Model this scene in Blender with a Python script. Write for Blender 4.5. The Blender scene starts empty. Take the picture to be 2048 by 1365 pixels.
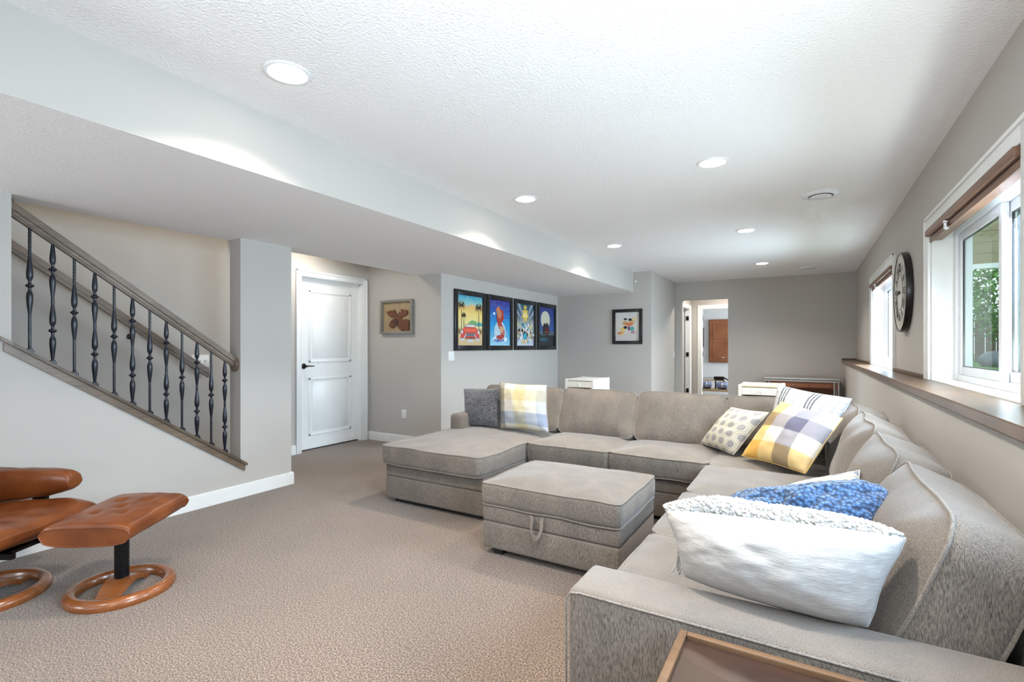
import bpy, bmesh, math, random
from mathutils import Vector, Matrix, noise
R = math.radians
scn = bpy.context.scene
C = scn.collection
random.seed(7)

# ------------------------------------------------------------------ camera
cam_d = bpy.data.cameras.new('camera'); cam = bpy.data.objects.new('camera', cam_d); C.objects.link(cam)
cam.location = (0, 0, 1.228); cam.rotation_euler = (R(90), 0, math.atan2(588, 990))
cam_d.sensor_width = 36; cam_d.lens = 990 / 2048 * 36; cam_d.shift_y = 11.5 / 2048
cam_d.clip_start = .05
scn.camera = cam
# ------------------------------------------------------------------ colour management / world
scn.view_settings.view_transform = 'Standard'; scn.view_settings.look = 'None'
scn.view_settings.gamma = 1; scn.view_settings.use_curve_mapping = False
scn.view_settings.exposure = 0.46
w = bpy.data.worlds.new('sky'); scn.world = w; w.use_nodes = True
bg = w.node_tree.nodes['Background']; bg.inputs[0].default_value = (.74, .87, 1, 1); bg.inputs[1].default_value = 1.5
def area(name, loc, tgt, sx, sy, power, col=(1, 1, 1), shape='RECTANGLE', spread=180):
    l = bpy.data.lights.new(name, 'AREA'); l.shape = shape; l.size = sx; l.size_y = sy; l.energy = power; l.color = col
    l.spread = R(spread)
    o = bpy.data.objects.new(name, l); C.objects.link(o); o.location = loc
    d = Vector(tgt) - Vector(loc); o.rotation_euler = d.to_track_quat('-Z', 'Y').to_euler(); return o
DAY = (.68, .80, 1); WARMDAY = (1, .97, .93)
# daylight falling through the windows (sky light aimed down, light off the sunlit ground aimed up)
area('daylight_window_near', (.93, 1.0, 1.55), (-3, 1.2, -.2), 1.4, .8, 44, (.54, .72, 1), spread=150)
area('ground_light_rear', (.93, -1.6, 1.2), (-2.2, 0, 2.8), 1.4, .4, 22, (.82, .89, 1), spread=170)
area('ground_light_near', (.93, .95, 1.15), (-2.6, 1.4, 2.6), 1.4, .25, 26, (.88, .93, 1), spread=170)
area('flash_bounced_off_ceiling', (-.5, -.6, 1.6), (-.35, .5, 2.6), .5, .5, 16, (1, .99, .97), spread=120)  # unseen lamp added behind the camera to brighten the ceiling
area('window_light_left', (-3.9, -1.4, .8), (-2.3, 1.3, 2.3), 1.4, .8, 34, (.88, .93, 1))  # added fill, no window here; lifts the soffit underside and right wall
area('daylight_window_front', (.955, 3.08, 1.6), (-3, 3.3, -.4), .82, .7, 44, DAY, spread=145)
area('ground_light_front', (.955, 3.08, 1.15), (-3, 3.4, 2.2),   .82, .25, 10, (.95, .98, 1))
area('daylight_window_far', (.955, 6.58, 1.6), (-3, 6.6, -.6), 1.4, .7, 90, DAY, spread=145)
area('ground_light_far', (.955, 6.58, 1.15), (-3, 6.7, 2.2), 1.4, .25, 4, (.95, .98, 1))
area('stairwell_lamp', (-4.50, 2.72, 4.3), (-4.56, 1.6, 0), .5, .3, 42, (1, .93, .82))  # light added above the stairs to brighten the stairwell wall
area('landing_lamp', (-4.55, 3.6, 2.42), (-4.55, 3.6, 0), .25, .25, 9, (1, .93, .84))
area('hall_lamp', (-1.3, 10.4, 2.42), (-1.3, 10.4, 0), .3, .3, 26, (1, .94, .86))  # no fitting here; added to light the rear hall
area('far_room_window_light', (1.2, 12.5, 1.6), (-2, 12.6, 1.3), 1.2, 1.2, 110, (.88, .94, 1))  # unseen bluish light added to brighten the far room, no window modelled

# ------------------------------------------------------------------ materials
MATS = {}
class N:
    """tiny node helper"""
    def __init__(s, name):
        s.m = bpy.data.materials.new(name); s.m.use_nodes = True; s.t = s.m.node_tree; s.b = s.t.nodes['Principled BSDF']; MATS[name] = s.m
    def n(s, typ, **k):
        o = s.t.nodes.new(typ)
        for a, v in k.items():
            if a.startswith('i_'):
                o.inputs[int(a[2:]) if a[2:].isdigit() else a[2:].replace('_', ' ')].default_value = v
            else: setattr(o, a, v)
        return o
    def l(s, a, b): s.t.links.new(a, b)
    def coord(s, kind='Object', scale=(1, 1, 1)):
        c = s.n('ShaderNodeTexCoord'); mp = s.n('ShaderNodeMapping'); mp.inputs['Scale'].default_value = scale
        s.l(c.outputs[kind], mp.inputs[0]); return mp.outputs[0]
    def noise(s, vec, scale, detail=2, rough=.5):
        o = s.n('ShaderNodeTexNoise'); o.inputs['Scale'].default_value = scale; o.inputs['Detail'].default_value = detail
        o.inputs['Roughness'].default_value = rough; s.l(vec, o.inputs['Vector']); return o.outputs[0]
    def ramp(s, f, stops, interp='LINEAR'):
        r = s.n('ShaderNodeValToRGB'); cr = r.color_ramp; cr.interpolation = interp
        while len(cr.elements) < len(stops): cr.elements.new(.5)
        for e, (p, c) in zip(cr.elements, stops): e.position = p; e.color = (*c, 1)
        s.l(f, r.inputs[0]); return r.outputs[0]
    def bump(s, h, strength, dist=.002):
        b = s.n('ShaderNodeBump'); b.inputs['Strength'].default_value = strength; b.inputs['Distance'].default_value = dist
        s.l(h, b.inputs['Height']); s.l(b.outputs[0], s.b.inputs['Normal'])
    def math(s, op, a, b=None, c=None):
        o = s.n('ShaderNodeMath', operation=op)
        for i, v in enumerate((a, b, c)):
            if v is None: continue
            if isinstance(v, (int, float)): o.inputs[i].default_value = v
            else: s.l(v, o.inputs[i])
        return o.outputs[0]
    def mixc(s, f, a, b, mode='MIX'):
        o = s.n('ShaderNodeMix', data_type='RGBA', blend_type=mode)
        for i, v in ((0, f), (6, a), (7, b)):
            if isinstance(v, (int, float)): o.inputs[i].default_value = v
            elif isinstance(v, tuple): o.inputs[i].default_value = (*v, 1)
            else: s.l(v, o.inputs[i])
        return o.outputs[2]
    def base(s, col=None, rough=.5, metal=0, spec=.5, **k):
        if isinstance(col, tuple): s.b.inputs['Base Color'].default_value = (*col, 1)
        elif col is not None: s.l(col, s.b.inputs['Base Color'])
        s.b.inputs['Roughness'].default_value = rough; s.b.inputs['Metallic'].default_value = metal
        s.b.inputs['Specular IOR Level'].default_value = spec
        for a, v in k.items(): s.b.inputs[a.replace('_', ' ')].default_value = v
        return s.m
def plain(name, col, rough=.5, metal=0, spec=.5, var=.06, vs=12, bump=0, bs=200, **k):
    m = N(name); v = m.coord()
    a = tuple(c * (1 - var) for c in col); b = tuple(min(1, c * (1 + var)) for c in col)
    c = m.ramp(m.noise(v, vs, 3), [(.35, a), (.65, b)])
    m.base(c, rough, metal, spec, **k)
    if bump: m.bump(m.noise(v, bs, 2), bump)
    return m.m
def fabric(name, dark, light, sx=(620, 620, 75), bumpd=.3, vs=1.0, rough=.95):
    m = N(name); v = m.coord('Object', sx)
    n1 = m.noise(v, 1.0, 3, .65)
    c1 = m.ramp(n1, [(.30, dark), (.50, tuple((a + b) / 2 for a, b in zip(dark, light))), (.70, light)])
    v2 = m.coord('Object', (9, 9, 4)); n2 = m.noise(v2, 1.0, 2)
    c2 = m.ramp(n2, [(.3, (.86, .86, .87)), (.7, (1.08, 1.07, 1.05))])
    c = m.mixc(1.0, c1, c2, 'MULTIPLY')
    m.base(c, rough, 0, .2, Sheen_Weight=.25, Sheen_Roughness=.5)
    m.bump(n1, bumpd, .0012); return m.m
def wood(name, c0, c1, axis=1, scale=9, rough=.4, coat=0, bmp=.12):
    m = N(name); sc = [scale * 6] * 3; sc[axis] = scale * .5; v = m.coord('Object', tuple(sc))
    n1 = m.noise(v, 1, 5, .6); n2 = m.noise(m.coord('Object', (3, 3, 3)), 1, 2)
    c = m.ramp(n1, [(.3, c0), (.7, c1)]); c = m.mixc(.5, c, m.ramp(n2, [(.3, c0), (.7, c1)]))
    m.base(c, rough, 0, .5, Coat_Weight=coat, Coat_Roughness=.15); m.bump(n1, bmp, .001); return m.m

paint = plain('wall_paint', (.485, .458, .422), .75, var=.012, vs=2, bump=.10, bs=160, spec=.35)
m = N('ceiling_texture'); v = m.coord(); nn = m.noise(v, 75, 3, .6)
m.base((.90, .90, .90), .95, 0, .2); m.bump(nn, .9, .007); ceil_m = m.m
white = plain('white_trim', (.80, .80, .78), .35, var=.01, spec=.5)
white2 = plain('white_vinyl', (.80, .82, .84), .3, var=.01)
m = N('carpet'); v = m.coord(); n1 = m.noise(v, 155, 3, .65); n2 = m.noise(v, 1.4, 3); n3 = m.noise(v, 440, 2, .6)
nmix = m.math('ADD', m.math('MULTIPLY', n1, .6), m.math('MULTIPLY', n3, .4))
c = m.ramp(nmix, [(.41, (.020, .012, .008)), (.47, (.11, .077, .056)), (.53, (.205, .150, .113)), (.59, (.46, .36, .285))])
c = m.mixc(1, c, m.ramp(n2, [(.35, (.90, .90, .90)), (.65, (1.06, 1.05, 1.04))]), 'MULTIPLY')
m.base(c, 1, 0, .05, Sheen_Weight=.3); m.bump(nmix, .9, .005); carpet = m.m
sofa_m = fabric('sofa_fabric', (.052, .042, .034), (.29, .25, .21))
pipe_m = fabric('sofa_piping', (.105, .088, .072), (.31, .27, .228), (300, 300, 300))
dark_m = plain('black_plinth', (.012, .011, .011), .5)
rail_wood = wood('handrail_wood', (.095, .066, .044), (.25, .185, .13), 1, 9, .32)
sill_wood = wood('sill_wood', (.055, .028, .015), (.17, .095, .052), 1, 7, .3)
iron = plain('wrought_iron', (.006, .009, .018), .3, 0, .5, var=.2, vs=40)
leather = N('cognac_leather'); m = leather; v = m.coord(); n1 = m.noise(v, 7, 3); n2 = m.noise(v, 190, 2)
n4 = m.noise(m.coord('Object', (18, 18, 18)), 1, 4, .6)
m.base(m.ramp(n1, [(.3, (.11, .028, .006)), (.7, (.205, .057, .013))]), .30, 0, .5)
m.bump(m.math('ADD', m.math('MULTIPLY', n2, .25), n4), .3, .004); leather = m.m
cherry = wood('honey_cherry_wood', (.13, .038, .010), (.29, .095, .027), 0, 6, .25, .4)
black = plain('black_metal', (.01, .01, .012), .3, .6)
frame_black = plain('black_lacquer', (.010, .010, .011), .28)
steel = plain('brushed_steel', (.55, .54, .52), .3, .9)
chrome = plain('chrome', (.7, .7, .72), .12, 1)
ivory = plain('ivory_plastic', (.78, .78, .76), .35, var=.01)
dkbronze = plain('dark_bronze', (.02, .017, .015), .35, .7)
m = N('lamp_glow'); m.base((1, 1, 1)); m.b.inputs['Emission Color'].default_value = (1, .97, .90, 1); m.b.inputs['Emission Strength'].default_value = 25; glow = m.m
def glassmat(name, tint=(.93, .98, .96), mixf=.10):
    m = N(name); t = m.t; tr = m.n('ShaderNodeBsdfTransparent'); tr.inputs[0].default_value = (*tint, 1)
    gl = m.n('ShaderNodeBsdfGlossy'); gl.inputs['Roughness'].default_value = .01; mx = m.n('ShaderNodeMixShader')
    fr = m.n('ShaderNodeFresnel'); fr.inputs[0].default_value = 1.45
    ge = m.n('ShaderNodeNewGeometry'); fa = m.math('MULTIPLY', m.math('MULTIPLY', fr.outputs[0], m.math('SUBTRACT', 1, ge.outputs['Backfacing'])), .6)
    m.l(fa, mx.inputs[0]); m.l(tr.outputs[0], mx.inputs[1]); m.l(gl.outputs[0], mx.inputs[2])
    m.l(mx.outputs[0], t.nodes['Material Output'].inputs[0]); return m.m
glass = glassmat('window_glass')
YEL, CRM, NVY = (.93, .60, .14), (.90, .88, .83), (.27, .31, .46)
def plaid(name, cols, rows, yel=YEL):
    m = N(name); c = m.n('ShaderNodeTexCoord'); sp = m.n('ShaderNodeSeparateXYZ'); m.l(c.outputs['UV'], sp.inputs[0])
    ca = m.ramp(sp.outputs[0], cols, 'CONSTANT'); cb = m.ramp(sp.outputs[1], rows, 'CONSTANT')
    nz = m.noise(m.coord('UV', (150, 150, 1)), 1, 2)
    a = m.mixc(1, ca, cb, 'MULTIPLY'); a = m.mixc(1, a, m.ramp(nz, [(.3, (.62, .61, .60)), (.7, (.84, .83, .82))]), 'MULTIPLY')
    m.base(a, .95, 0, .1); m.bump(nz, .3, .001); return m.m
G1 = (.62, .60, .55)
plaid_a = plaid('buffalo_plaid_cloth', [(0, (.52, .49, .44)), (.16, CRM), (.38, (.90, .82, .58)), (.62, CRM), (.84, (.66, .70, .78))],
                [(0, CRM), (.10, (.56, .62, .74)), (.36, CRM), (.61, (.78, .73, .56)), (.86, CRM)])
plaid_b = plaid('mustard_check_cloth', [(0, (.93, .82, .55)), (.08, (.90, .68, .32)), (.29, (.93, .88, .76)), (.52, (.42, .42, .50)), (.76, CRM)],
                [(0, (.92, .70, .36)), (.24, (.95, .90, .80)), (.50, (.42, .41, .47)), (.75, CRM)])
# tartan: white ground with grey triple stripes
m = N('white_tartan_cloth'); c = m.n('ShaderNodeTexCoord'); sp = m.n('ShaderNodeSeparateXYZ'); m.l(c.outputs['UV'], sp.inputs[0])
W = (1, 1, 1); Gs = (.26, .26, .28); Lt = (.72, .72, .76)
def stripes(f, sets, thin):
    st = [(0, W)]
    for s0 in sets:
        for k in range(3): st += [(s0 + k * .045, Gs), (s0 + k * .045 + .022, W)]
    for t in thin: st += [(t, Lt), (t + .012, W)]
    st.sort(key=lambda q: q[0]); return m.ramp(f, st, 'CONSTANT')
a = stripes(sp.outputs[0], (.12, .55), (.36, .78, .9)); b = stripes(sp.outputs[1], (.30,), (.1, .62, .72, .85))
nz = m.noise(m.coord('UV', (120, 120, 1)), 1, 2)
m.base(m.mixc(1, m.mixc(1, a, b, 'MULTIPLY'), (.45, .45, .45), 'MULTIPLY'), .95, 0, .1); m.bump(nz, .25, .001); tartan = m.m
# hexagon cloth
def hexcloth(name, k, ground, line, cell):
    m = N(name); v = m.coord('UV', (k, k, 1)); S3 = 1.7320508
    def lat(ox, oy):
        sp = m.n('ShaderNodeSeparateXYZ'); m.l(v, sp.inputs[0])
        x = m.math('SUBTRACT', m.math('FLOORED_MODULO', m.math('ADD', sp.outputs[0], ox + 20), 1.0), .5)
        y = m.math('SUBTRACT', m.math('FLOORED_MODULO', m.math('ADD', sp.outputs[1], oy + 20), S3), S3 / 2)
        ax, ay = m.math('ABSOLUTE', x), m.math('ABSOLUTE', y)
        return m.math('MAXIMUM', ax, m.math('ADD', m.math('MULTIPLY', ax, .5), m.math('MULTIPLY', ay, .8660254)))
    d = m.math('MINIMUM', lat(0, 0), lat(.5, S3 / 2))
    c = m.ramp(d, [(0, cell), (.30, line), (.375, ground), (.455, line)], 'CONSTANT')
    nz = m.noise(m.coord('UV', (140, 140, 1)), 1, 2)
    c = m.mixc(1, c, m.ramp(nz, [(.3, (.62, .62, .62)), (.7, (.84, .84, .84))]), 'MULTIPLY')
    m.base(c, .9, 0, .1); m.bump(nz, .3, .001); return m.m
hex_m = hexcloth('hexagon_cloth', 4.6, (.62, .57, .44), (.82, .78, .66), (.43, .41, .40))
hex_m2 = hexcloth('hexagon_cloth_large', 3.4, (.60, .55, .46), (.72, .69, .63), (.36, .36, .37))
def fluffy(name, c0, c1, c2, scale=70, dist=.006):
    m = N(name); v = m.coord(); vo = m.n('ShaderNodeTexVoronoi'); vo.inputs['Scale'].default_value = scale; m.l(v, vo.inputs['Vector'])
    n1 = m.noise(v, 6, 2); inv = m.math('SUBTRACT', 1, vo.outputs[0])
    c = m.ramp(m.math('ADD', m.math('MULTIPLY', inv, .8), m.math('MULTIPLY', n1, .3)), [(.35, c0), (.7, c1), (.95, c2)])
    m.base(c, 1, 0, .05, Sheen_Weight=.4); m.bump(inv, .9, dist); return m.m
boucle_grey = fluffy('grey_boucle', (.045, .045, .05), (.15, .15, .165), (.30, .30, .33), 130, .004)
blue_fluff = fluffy('blue_sherpa', (.022, .038, .075), (.07, .15, .31), (.17, .31, .54), 85, .008)

white_weave = N('white_slub_weave'); m = white_weave; v = m.coord('Object', (40, 40, 420)); n1 = m.noise(v, 1, 3, .6)
n2 = m.noise(m.coord('Object', (500, 500, 500)), 1, 1)
m.base(m.ramp(n1, [(.3, (.31, .295, .275)), (.6, (.415, .40, .38))]), .95, 0, .1, Sheen_Weight=.2); m.bump(m.math('ADD', n1, m.math('MULTIPLY', n2, .5)), .5, .002); white_weave = m.m
white_curl = plain('white_boucle', (.46, .45, .43), 1, var=.08, vs=60, bump=.5, bs=300)
table_wood = wood('walnut_table_wood', (.018, .006, .0035), (.055, .019, .010), 0, 6, .4, 0, 0)
table_rim = wood('table_rim_wood', (.10, .05, .024), (.22, .12, .06), 0, 6, .25, .5)
pine = wood('weathered_plank', (.26, .18, .10), (.46, .34, .19), 2, 10, .7)
greywood = wood('grey_frame_wood', (.16, .15, .13), (.30, .28, .25), 2, 10, .7)
moose_m = wood('moose_wood', (.03, .008, .002), (.21, .055, .012), 0, 22, .4)
shutter_m = wood('shutter_wood', (.16, .055, .02), (.30, .11, .04), 2, 6, .4)
whitewood = wood('white_pine', (.74, .73, .68), (.84, .83, .79), 2, 6, .5)
creamwood = wood('cream_pine', (.72, .60, .38), (.84, .74, .52), 0, 6, .5)
desk_wood = wood('desk_wood', (.17, .055, .02), (.28, .10, .04), 0, 6, .4)
blindwood = wood('blind_wood', (.15, .075, .045), (.26, .14, .09), 1, 6, .4)

# ------------------------------------------------------------------ mesh helpers
def BM(): return bmesh.new()
def box(bm, x0, x1, y0, y1, z0, z1, bev=0, seg=2, mi=0):
    t = bmesh.new(); bmesh.ops.create_cube(t, size=1)
    for v in t.verts: v.co = Vector(((x0 + x1) / 2 + v.co.x * (x1 - x0), (y0 + y1) / 2 + v.co.y * (y1 - y0), (z0 + z1) / 2 + v.co.z * (z1 - z0)))
    if bev: bmesh.ops.bevel(t, geom=t.edges[:], offset=bev, segments=seg, profile=.5, affect='EDGES')
    for f in t.faces: f.material_index = mi
    merge(bm, t)
def merge(bm, t, M=None):
    me = bpy.data.meshes.new('tmp'); 
    if M is not None: t.transform(M)
    t.to_mesh(me); t.free(); bm.from_mesh(me); bpy.data.meshes.remove(me)
def lathe(bm, prof, cx=0, cy=0, cz=0, n=16, cap=True, M=None):
    """prof: list of (r, z)"""
    t = bmesh.new(); rings = []
    for r, z in prof:
        ring = []
        for i in range(n):
            a = 2 * math.pi * i / n
            ring.append(t.verts.new((cx + r * math.cos(a), cy + r * math.sin(a), cz + z)))
        rings.append(ring)
    for a, b in zip(rings, rings[1:]):
        for i in range(n): t.faces.new((a[i], a[(i + 1) % n], b[(i + 1) % n], b[i]))
    if cap: t.faces.new(rings[0][::-1]); t.faces.new(rings[-1])
    merge(bm, t, M)
def tube(bm, pts, r, n=8, closed=False, squash=None):
    t = bmesh.new(); pts = [Vector(p) for p in pts]; K = len(pts); rings = []; up = None
    for i, p in enumerate(pts):
        if closed: d = pts[(i + 1) % K] - pts[i - 1]
        else: d = pts[min(i + 1, K - 1)] - pts[max(i - 1, 0)]
        d.normalize()
        if up is None:
            up = Vector((0, 0, 1)) if abs(d.z) < .9 else Vector((1, 0, 0))
        s = d.cross(up)
        if s.length < 1e-5: s = d.orthogonal()
        s.normalize(); u = s.cross(d).normalized(); up = u
        rr = r[i] if isinstance(r, (list, tuple)) else r
        rings.append([t.verts.new(p + (s * math.cos(2 * math.pi * k / n) + u * math.sin(2 * math.pi * k / n) * (squash or 1)) * rr) for k in range(n)])
    for i in range(K if closed else K - 1):
        a, b = rings[i], rings[(i + 1) % K]
        for k in range(n): t.faces.new((a[k], a[(k + 1) % n], b[(k + 1) % n], b[k]))
    if not closed: t.faces.new(rings[0][::-1]); t.faces.new(rings[-1])
    bmesh.ops.recalc_face_normals(t, faces=t.faces[:]); merge(bm, t)
def prism(bm, pts, off, M=None, mi=0):
    """polygon pts (3d) extruded by vector off"""
    t = bmesh.new(); a = [t.verts.new(p) for p in pts]; b = [t.verts.new(Vector(p) + Vector(off)) for p in pts]; n = len(pts)
    fs = [t.faces.new(a[::-1]), t.faces.new(b)]
    for i in range(n): fs.append(t.faces.new((a[i], a[(i + 1) % n], b[(i + 1) % n], b[i])))
    bmesh.ops.recalc_face_normals(t, faces=t.faces[:])
    for f in t.faces: f.material_index = mi
    merge(bm, t, M)
def obj(name, bm, mats, parent=None, origin=None, smooth=False, world=True):
    """bm in world coords is shifted to the parent's origin (world=True)"""
    me = bpy.data.meshes.new(name)
    L = Vector((0, 0, 0))
    if world:
        p = parent
        while p is not None: L += Vector(p.location); p = p.parent
        if parent is None and origin is not None: L = Vector(origin)
        if L.length: bm.transform(Matrix.Translation(-L))
    bm.to_mesh(me); bm.free()
    for mm in (mats if isinstance(mats, (list, tuple)) else [mats]): me.materials.append(mm)
    if smooth:
        for p in me.polygons: p.use_smooth = True
        if smooth != 'all':
            try: me.set_sharp_from_angle(angle=R(smooth if smooth is not True else 40))
            except Exception: pass
    o = bpy.data.objects.new(name, me); C.objects.link(o)
    if parent is not None: o.parent = parent
    elif origin is not None: o.location = origin
    return o
def bx(name, dims, mat, parent=None, bev=0, smooth=False, origin=None):
    bm = BM(); box(bm, *dims, bev=bev); return obj(name, bm, mat, parent, origin, smooth=smooth)
def thing(name, label, cat, loc, rz=0, group=None):
    o = bpy.data.objects.new(name, None); C.objects.link(o); o.location = loc; o.rotation_euler = (0, 0, rz); o.empty_display_size = .1
    o['label'] = label; o['category'] = cat
    if group: o['group'] = group
    return o
def tag(o, label, cat, group=None):
    o['label'] = label; o['category'] = cat
    if group: o['group'] = group
    return o
def struct(o, label=None):
    o['kind'] = 'structure'
    if label: o['label'] = label
    return o
def sbox(name, boxes, mat, label=None, bev=0):
    bm = BM()
    for b in boxes: box(bm, *b, bev=bev)
    return struct(obj(name, bm, mat), label)
def sempty(name, loc, label=None):
    o = bpy.data.objects.new(name, None); C.objects.link(o); o.location = loc; o.empty_display_size = .1; return struct(o, label)

# ------------------------------------------------------------------ room shell
H, HS = 2.44, 2.115          # main ceiling, lowered soffit
XR, XL, XD, XP, XB = .69, -3.96, -5.0, -3.775, -2.125
YM, YK, YE = 4.685, 7.935, 9.67
YN = -3.0
bm = BM(); box(bm, -5.2, 2, YN - .2, 14.2, -.12, 0); struct(obj('floor', bm, carpet), 'beige speckled cut pile carpet over the whole floor')
sbox('ceiling', [(-2.414, .86, YN - .1, YE, H, H + .1)], ceil_m, 'white textured ceiling with recessed lights')
bm = BM(); box(bm, -4.145, -2.414, YN - .1, YM + .1, HS, H + .1); box(bm, XP - .1, -2.414, YM + .1, YK, HS, H + .1)
so = obj('ceiling_soffit', bm, [ceil_m, paint]); struct(so, 'lowered soffit along the left side of the room')
for p in so.data.polygons:
    if abs(p.normal.x) > .5: p.material_index = 1
sbox('ceiling_hall', [(-5.1, -4.145, 2.81, YM + .1, H, H + .1), (-2.6, .9, YE, 11.35, H, H + .1), (-3.1, 1.6, 11.35, 14.2, H, H + .1)], ceil_m, 'white ceilings of the side hall and rear rooms')
# left stair wall
def sillz(y): return 1.163 - .7 * (y - 1.084)      # top of the sloped half wall
Y0, Y1, Y2 = .985, 2.337, 2.80
bm = BM()
box(bm, -4.11, XL, YN, Y0, 0, HS)
box(bm, -4.11, XL, Y1, Y2, 0, HS)
prism(bm, [(-4.11, Y0, 0), (-4.11, Y1, 0), (-4.11, Y1, sillz(Y1)), (-4.11, Y0, sillz(Y0))], (.15, 0, 0))
struct(obj('wall_left', bm, paint), 'grey stair wall with a sloped opening for the balusters')
box_far = [(XD - .1, XD, YN, 3.66, 0, 4.6), (XD - .1, XD, 4.575, YM + .1, 0, 4.6), (XD - .1, XD, 3.66, 4.575, 2.045, 4.6)]
sbox('wall_stairwell', box_far, paint, 'grey wall behind the stairs and around the white door')
sbox('wall_moose', [(XD, XP, YM, YM + .1, 0, H)], paint, 'grey wall holding the moose picture')
sbox('wall_posters', [(XP - .1, XP, YM + .1, YK + .1, 0, H)], paint, 'pale grey wall holding four framed posters')
sbox('wall_alcove', [(XP, XB, YK, YK + .1, 0, H)], paint, 'dark grey wall holding the small framed picture')
sbox('wall_return', [(XB - .1, XB, YK + .1, YE, 0, H)], paint, 'short grey wall beside the rear doorway')
sbox('wall_back', [(XB - .1, -2.012, YE, YE + .12, 0, H), (-1.21, .95, YE, YE + .12, 0, H), (-2.012, -1.21, YE, YE + .12, 2.105, H)], paint, 'dark grey rear wall with a cased opening')
sbox('wall_near', [(-5.1, -3.0, YN - .1, YN, 0, 4.6), (-.2, .95, YN - .1, YN, 0, H), (-3.0, -.2, YN - .1, YN, 2.15, H)], paint)
sbox('wall_stair_upper', [(-4.145, -4.045, YN, 2.9, H + .1, 4.6), (XD, -4.145, 2.81, 2.91, H, 4.6)], paint)
sbox('ceiling_stairwell', [(-5.1, -4.04, YN - .1, 2.92, 4.6, 4.7)], ceil_m)
# right wall with window openings
WIN = [(2.50, 4.10), (5.63, 7.32), (.25, 1.75), (-2.35, -.85)]
ZW0, ZW1 = 1.015, 1.975
cells = []; ys = [YN]
for a, b in sorted(WIN): ys += [a, b]
ys.append(YE)
for i in range(0, len(ys), 2): cells.append((XR, XR + .16, ys[i], ys[i + 1], .9, H))
for a, b in WIN: cells += [(XR, XR + .16, a, b, ZW1, H), (XR, XR + .16, a, b, .9, ZW0 - .02)]
sbox('wall_right', cells, paint, 'grey upper wall on the window side')
sbox('wall_ledge', [(.52, .86, YN, YE, 0, .962)], paint, 'grey half wall under the wooden window ledge')
bm = BM(); box(bm, .497, XR, YN, YE, .970, 1.014, bev=.004)
ledge = struct(obj('trim_1', bm, sill_wood), 'long brown stained wooden ledge running below the windows')
k = 2
for a, b in ((YN, -2.45), (-.75, .15), (1.85, 2.41), (4.19, 5.54), (7.41, YE)):
    struct(bx('trim_%d' % k, (.668, XR, a, b, 1.014, 1.040), sill_wood, bev=.003), 'brown quarter trim where the ledge meets the wall'); k += 1
struct(bx('trim_%d' % k, (.50, XR - .02, YE - .02, YE, 1.014, 1.040), sill_wood, bev=.003))
# baseboards
def baseboard(name, dims, axis):
    bm = BM(); x0, x1, y0, y1 = dims
    box(bm, x0, x1, y0, y1, 0, .095, bev=.002)
    if axis == 'x+': box(bm, x0, x1 - .006, y0, y1, .095, .108, bev=.003)
    else: box(bm, x0, x1, y0 + .006, y1, .095, .108, bev=.003)
    return struct(obj(name, bm, white), 'white painted baseboard')
baseboard('baseboard_left', (XL, XL + .017, YN, Y2 + .017), 'x+')
baseboard('baseboard_left_end', (-4.11, XL, Y2, Y2 + .017), 'x+')
baseboard('baseboard_door', (XD, XD + .015, 2.6, 3.588), 'x+')
baseboard('baseboard_moose', (XD, XP + .0, YM - .015, YM), 'y-')
baseboard('baseboard_posters', (XP, XP + .015, YM, YK), 'x+')
baseboard('baseboard_alcove', (XP, XB, YK - .015, YK), 'y-')
baseboard('baseboard_return', (XB, XB + .015, YK, YE), 'x+')
baseboard('baseboard_back', (-1.21, .52, YE - .015, YE), 'y-')

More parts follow.
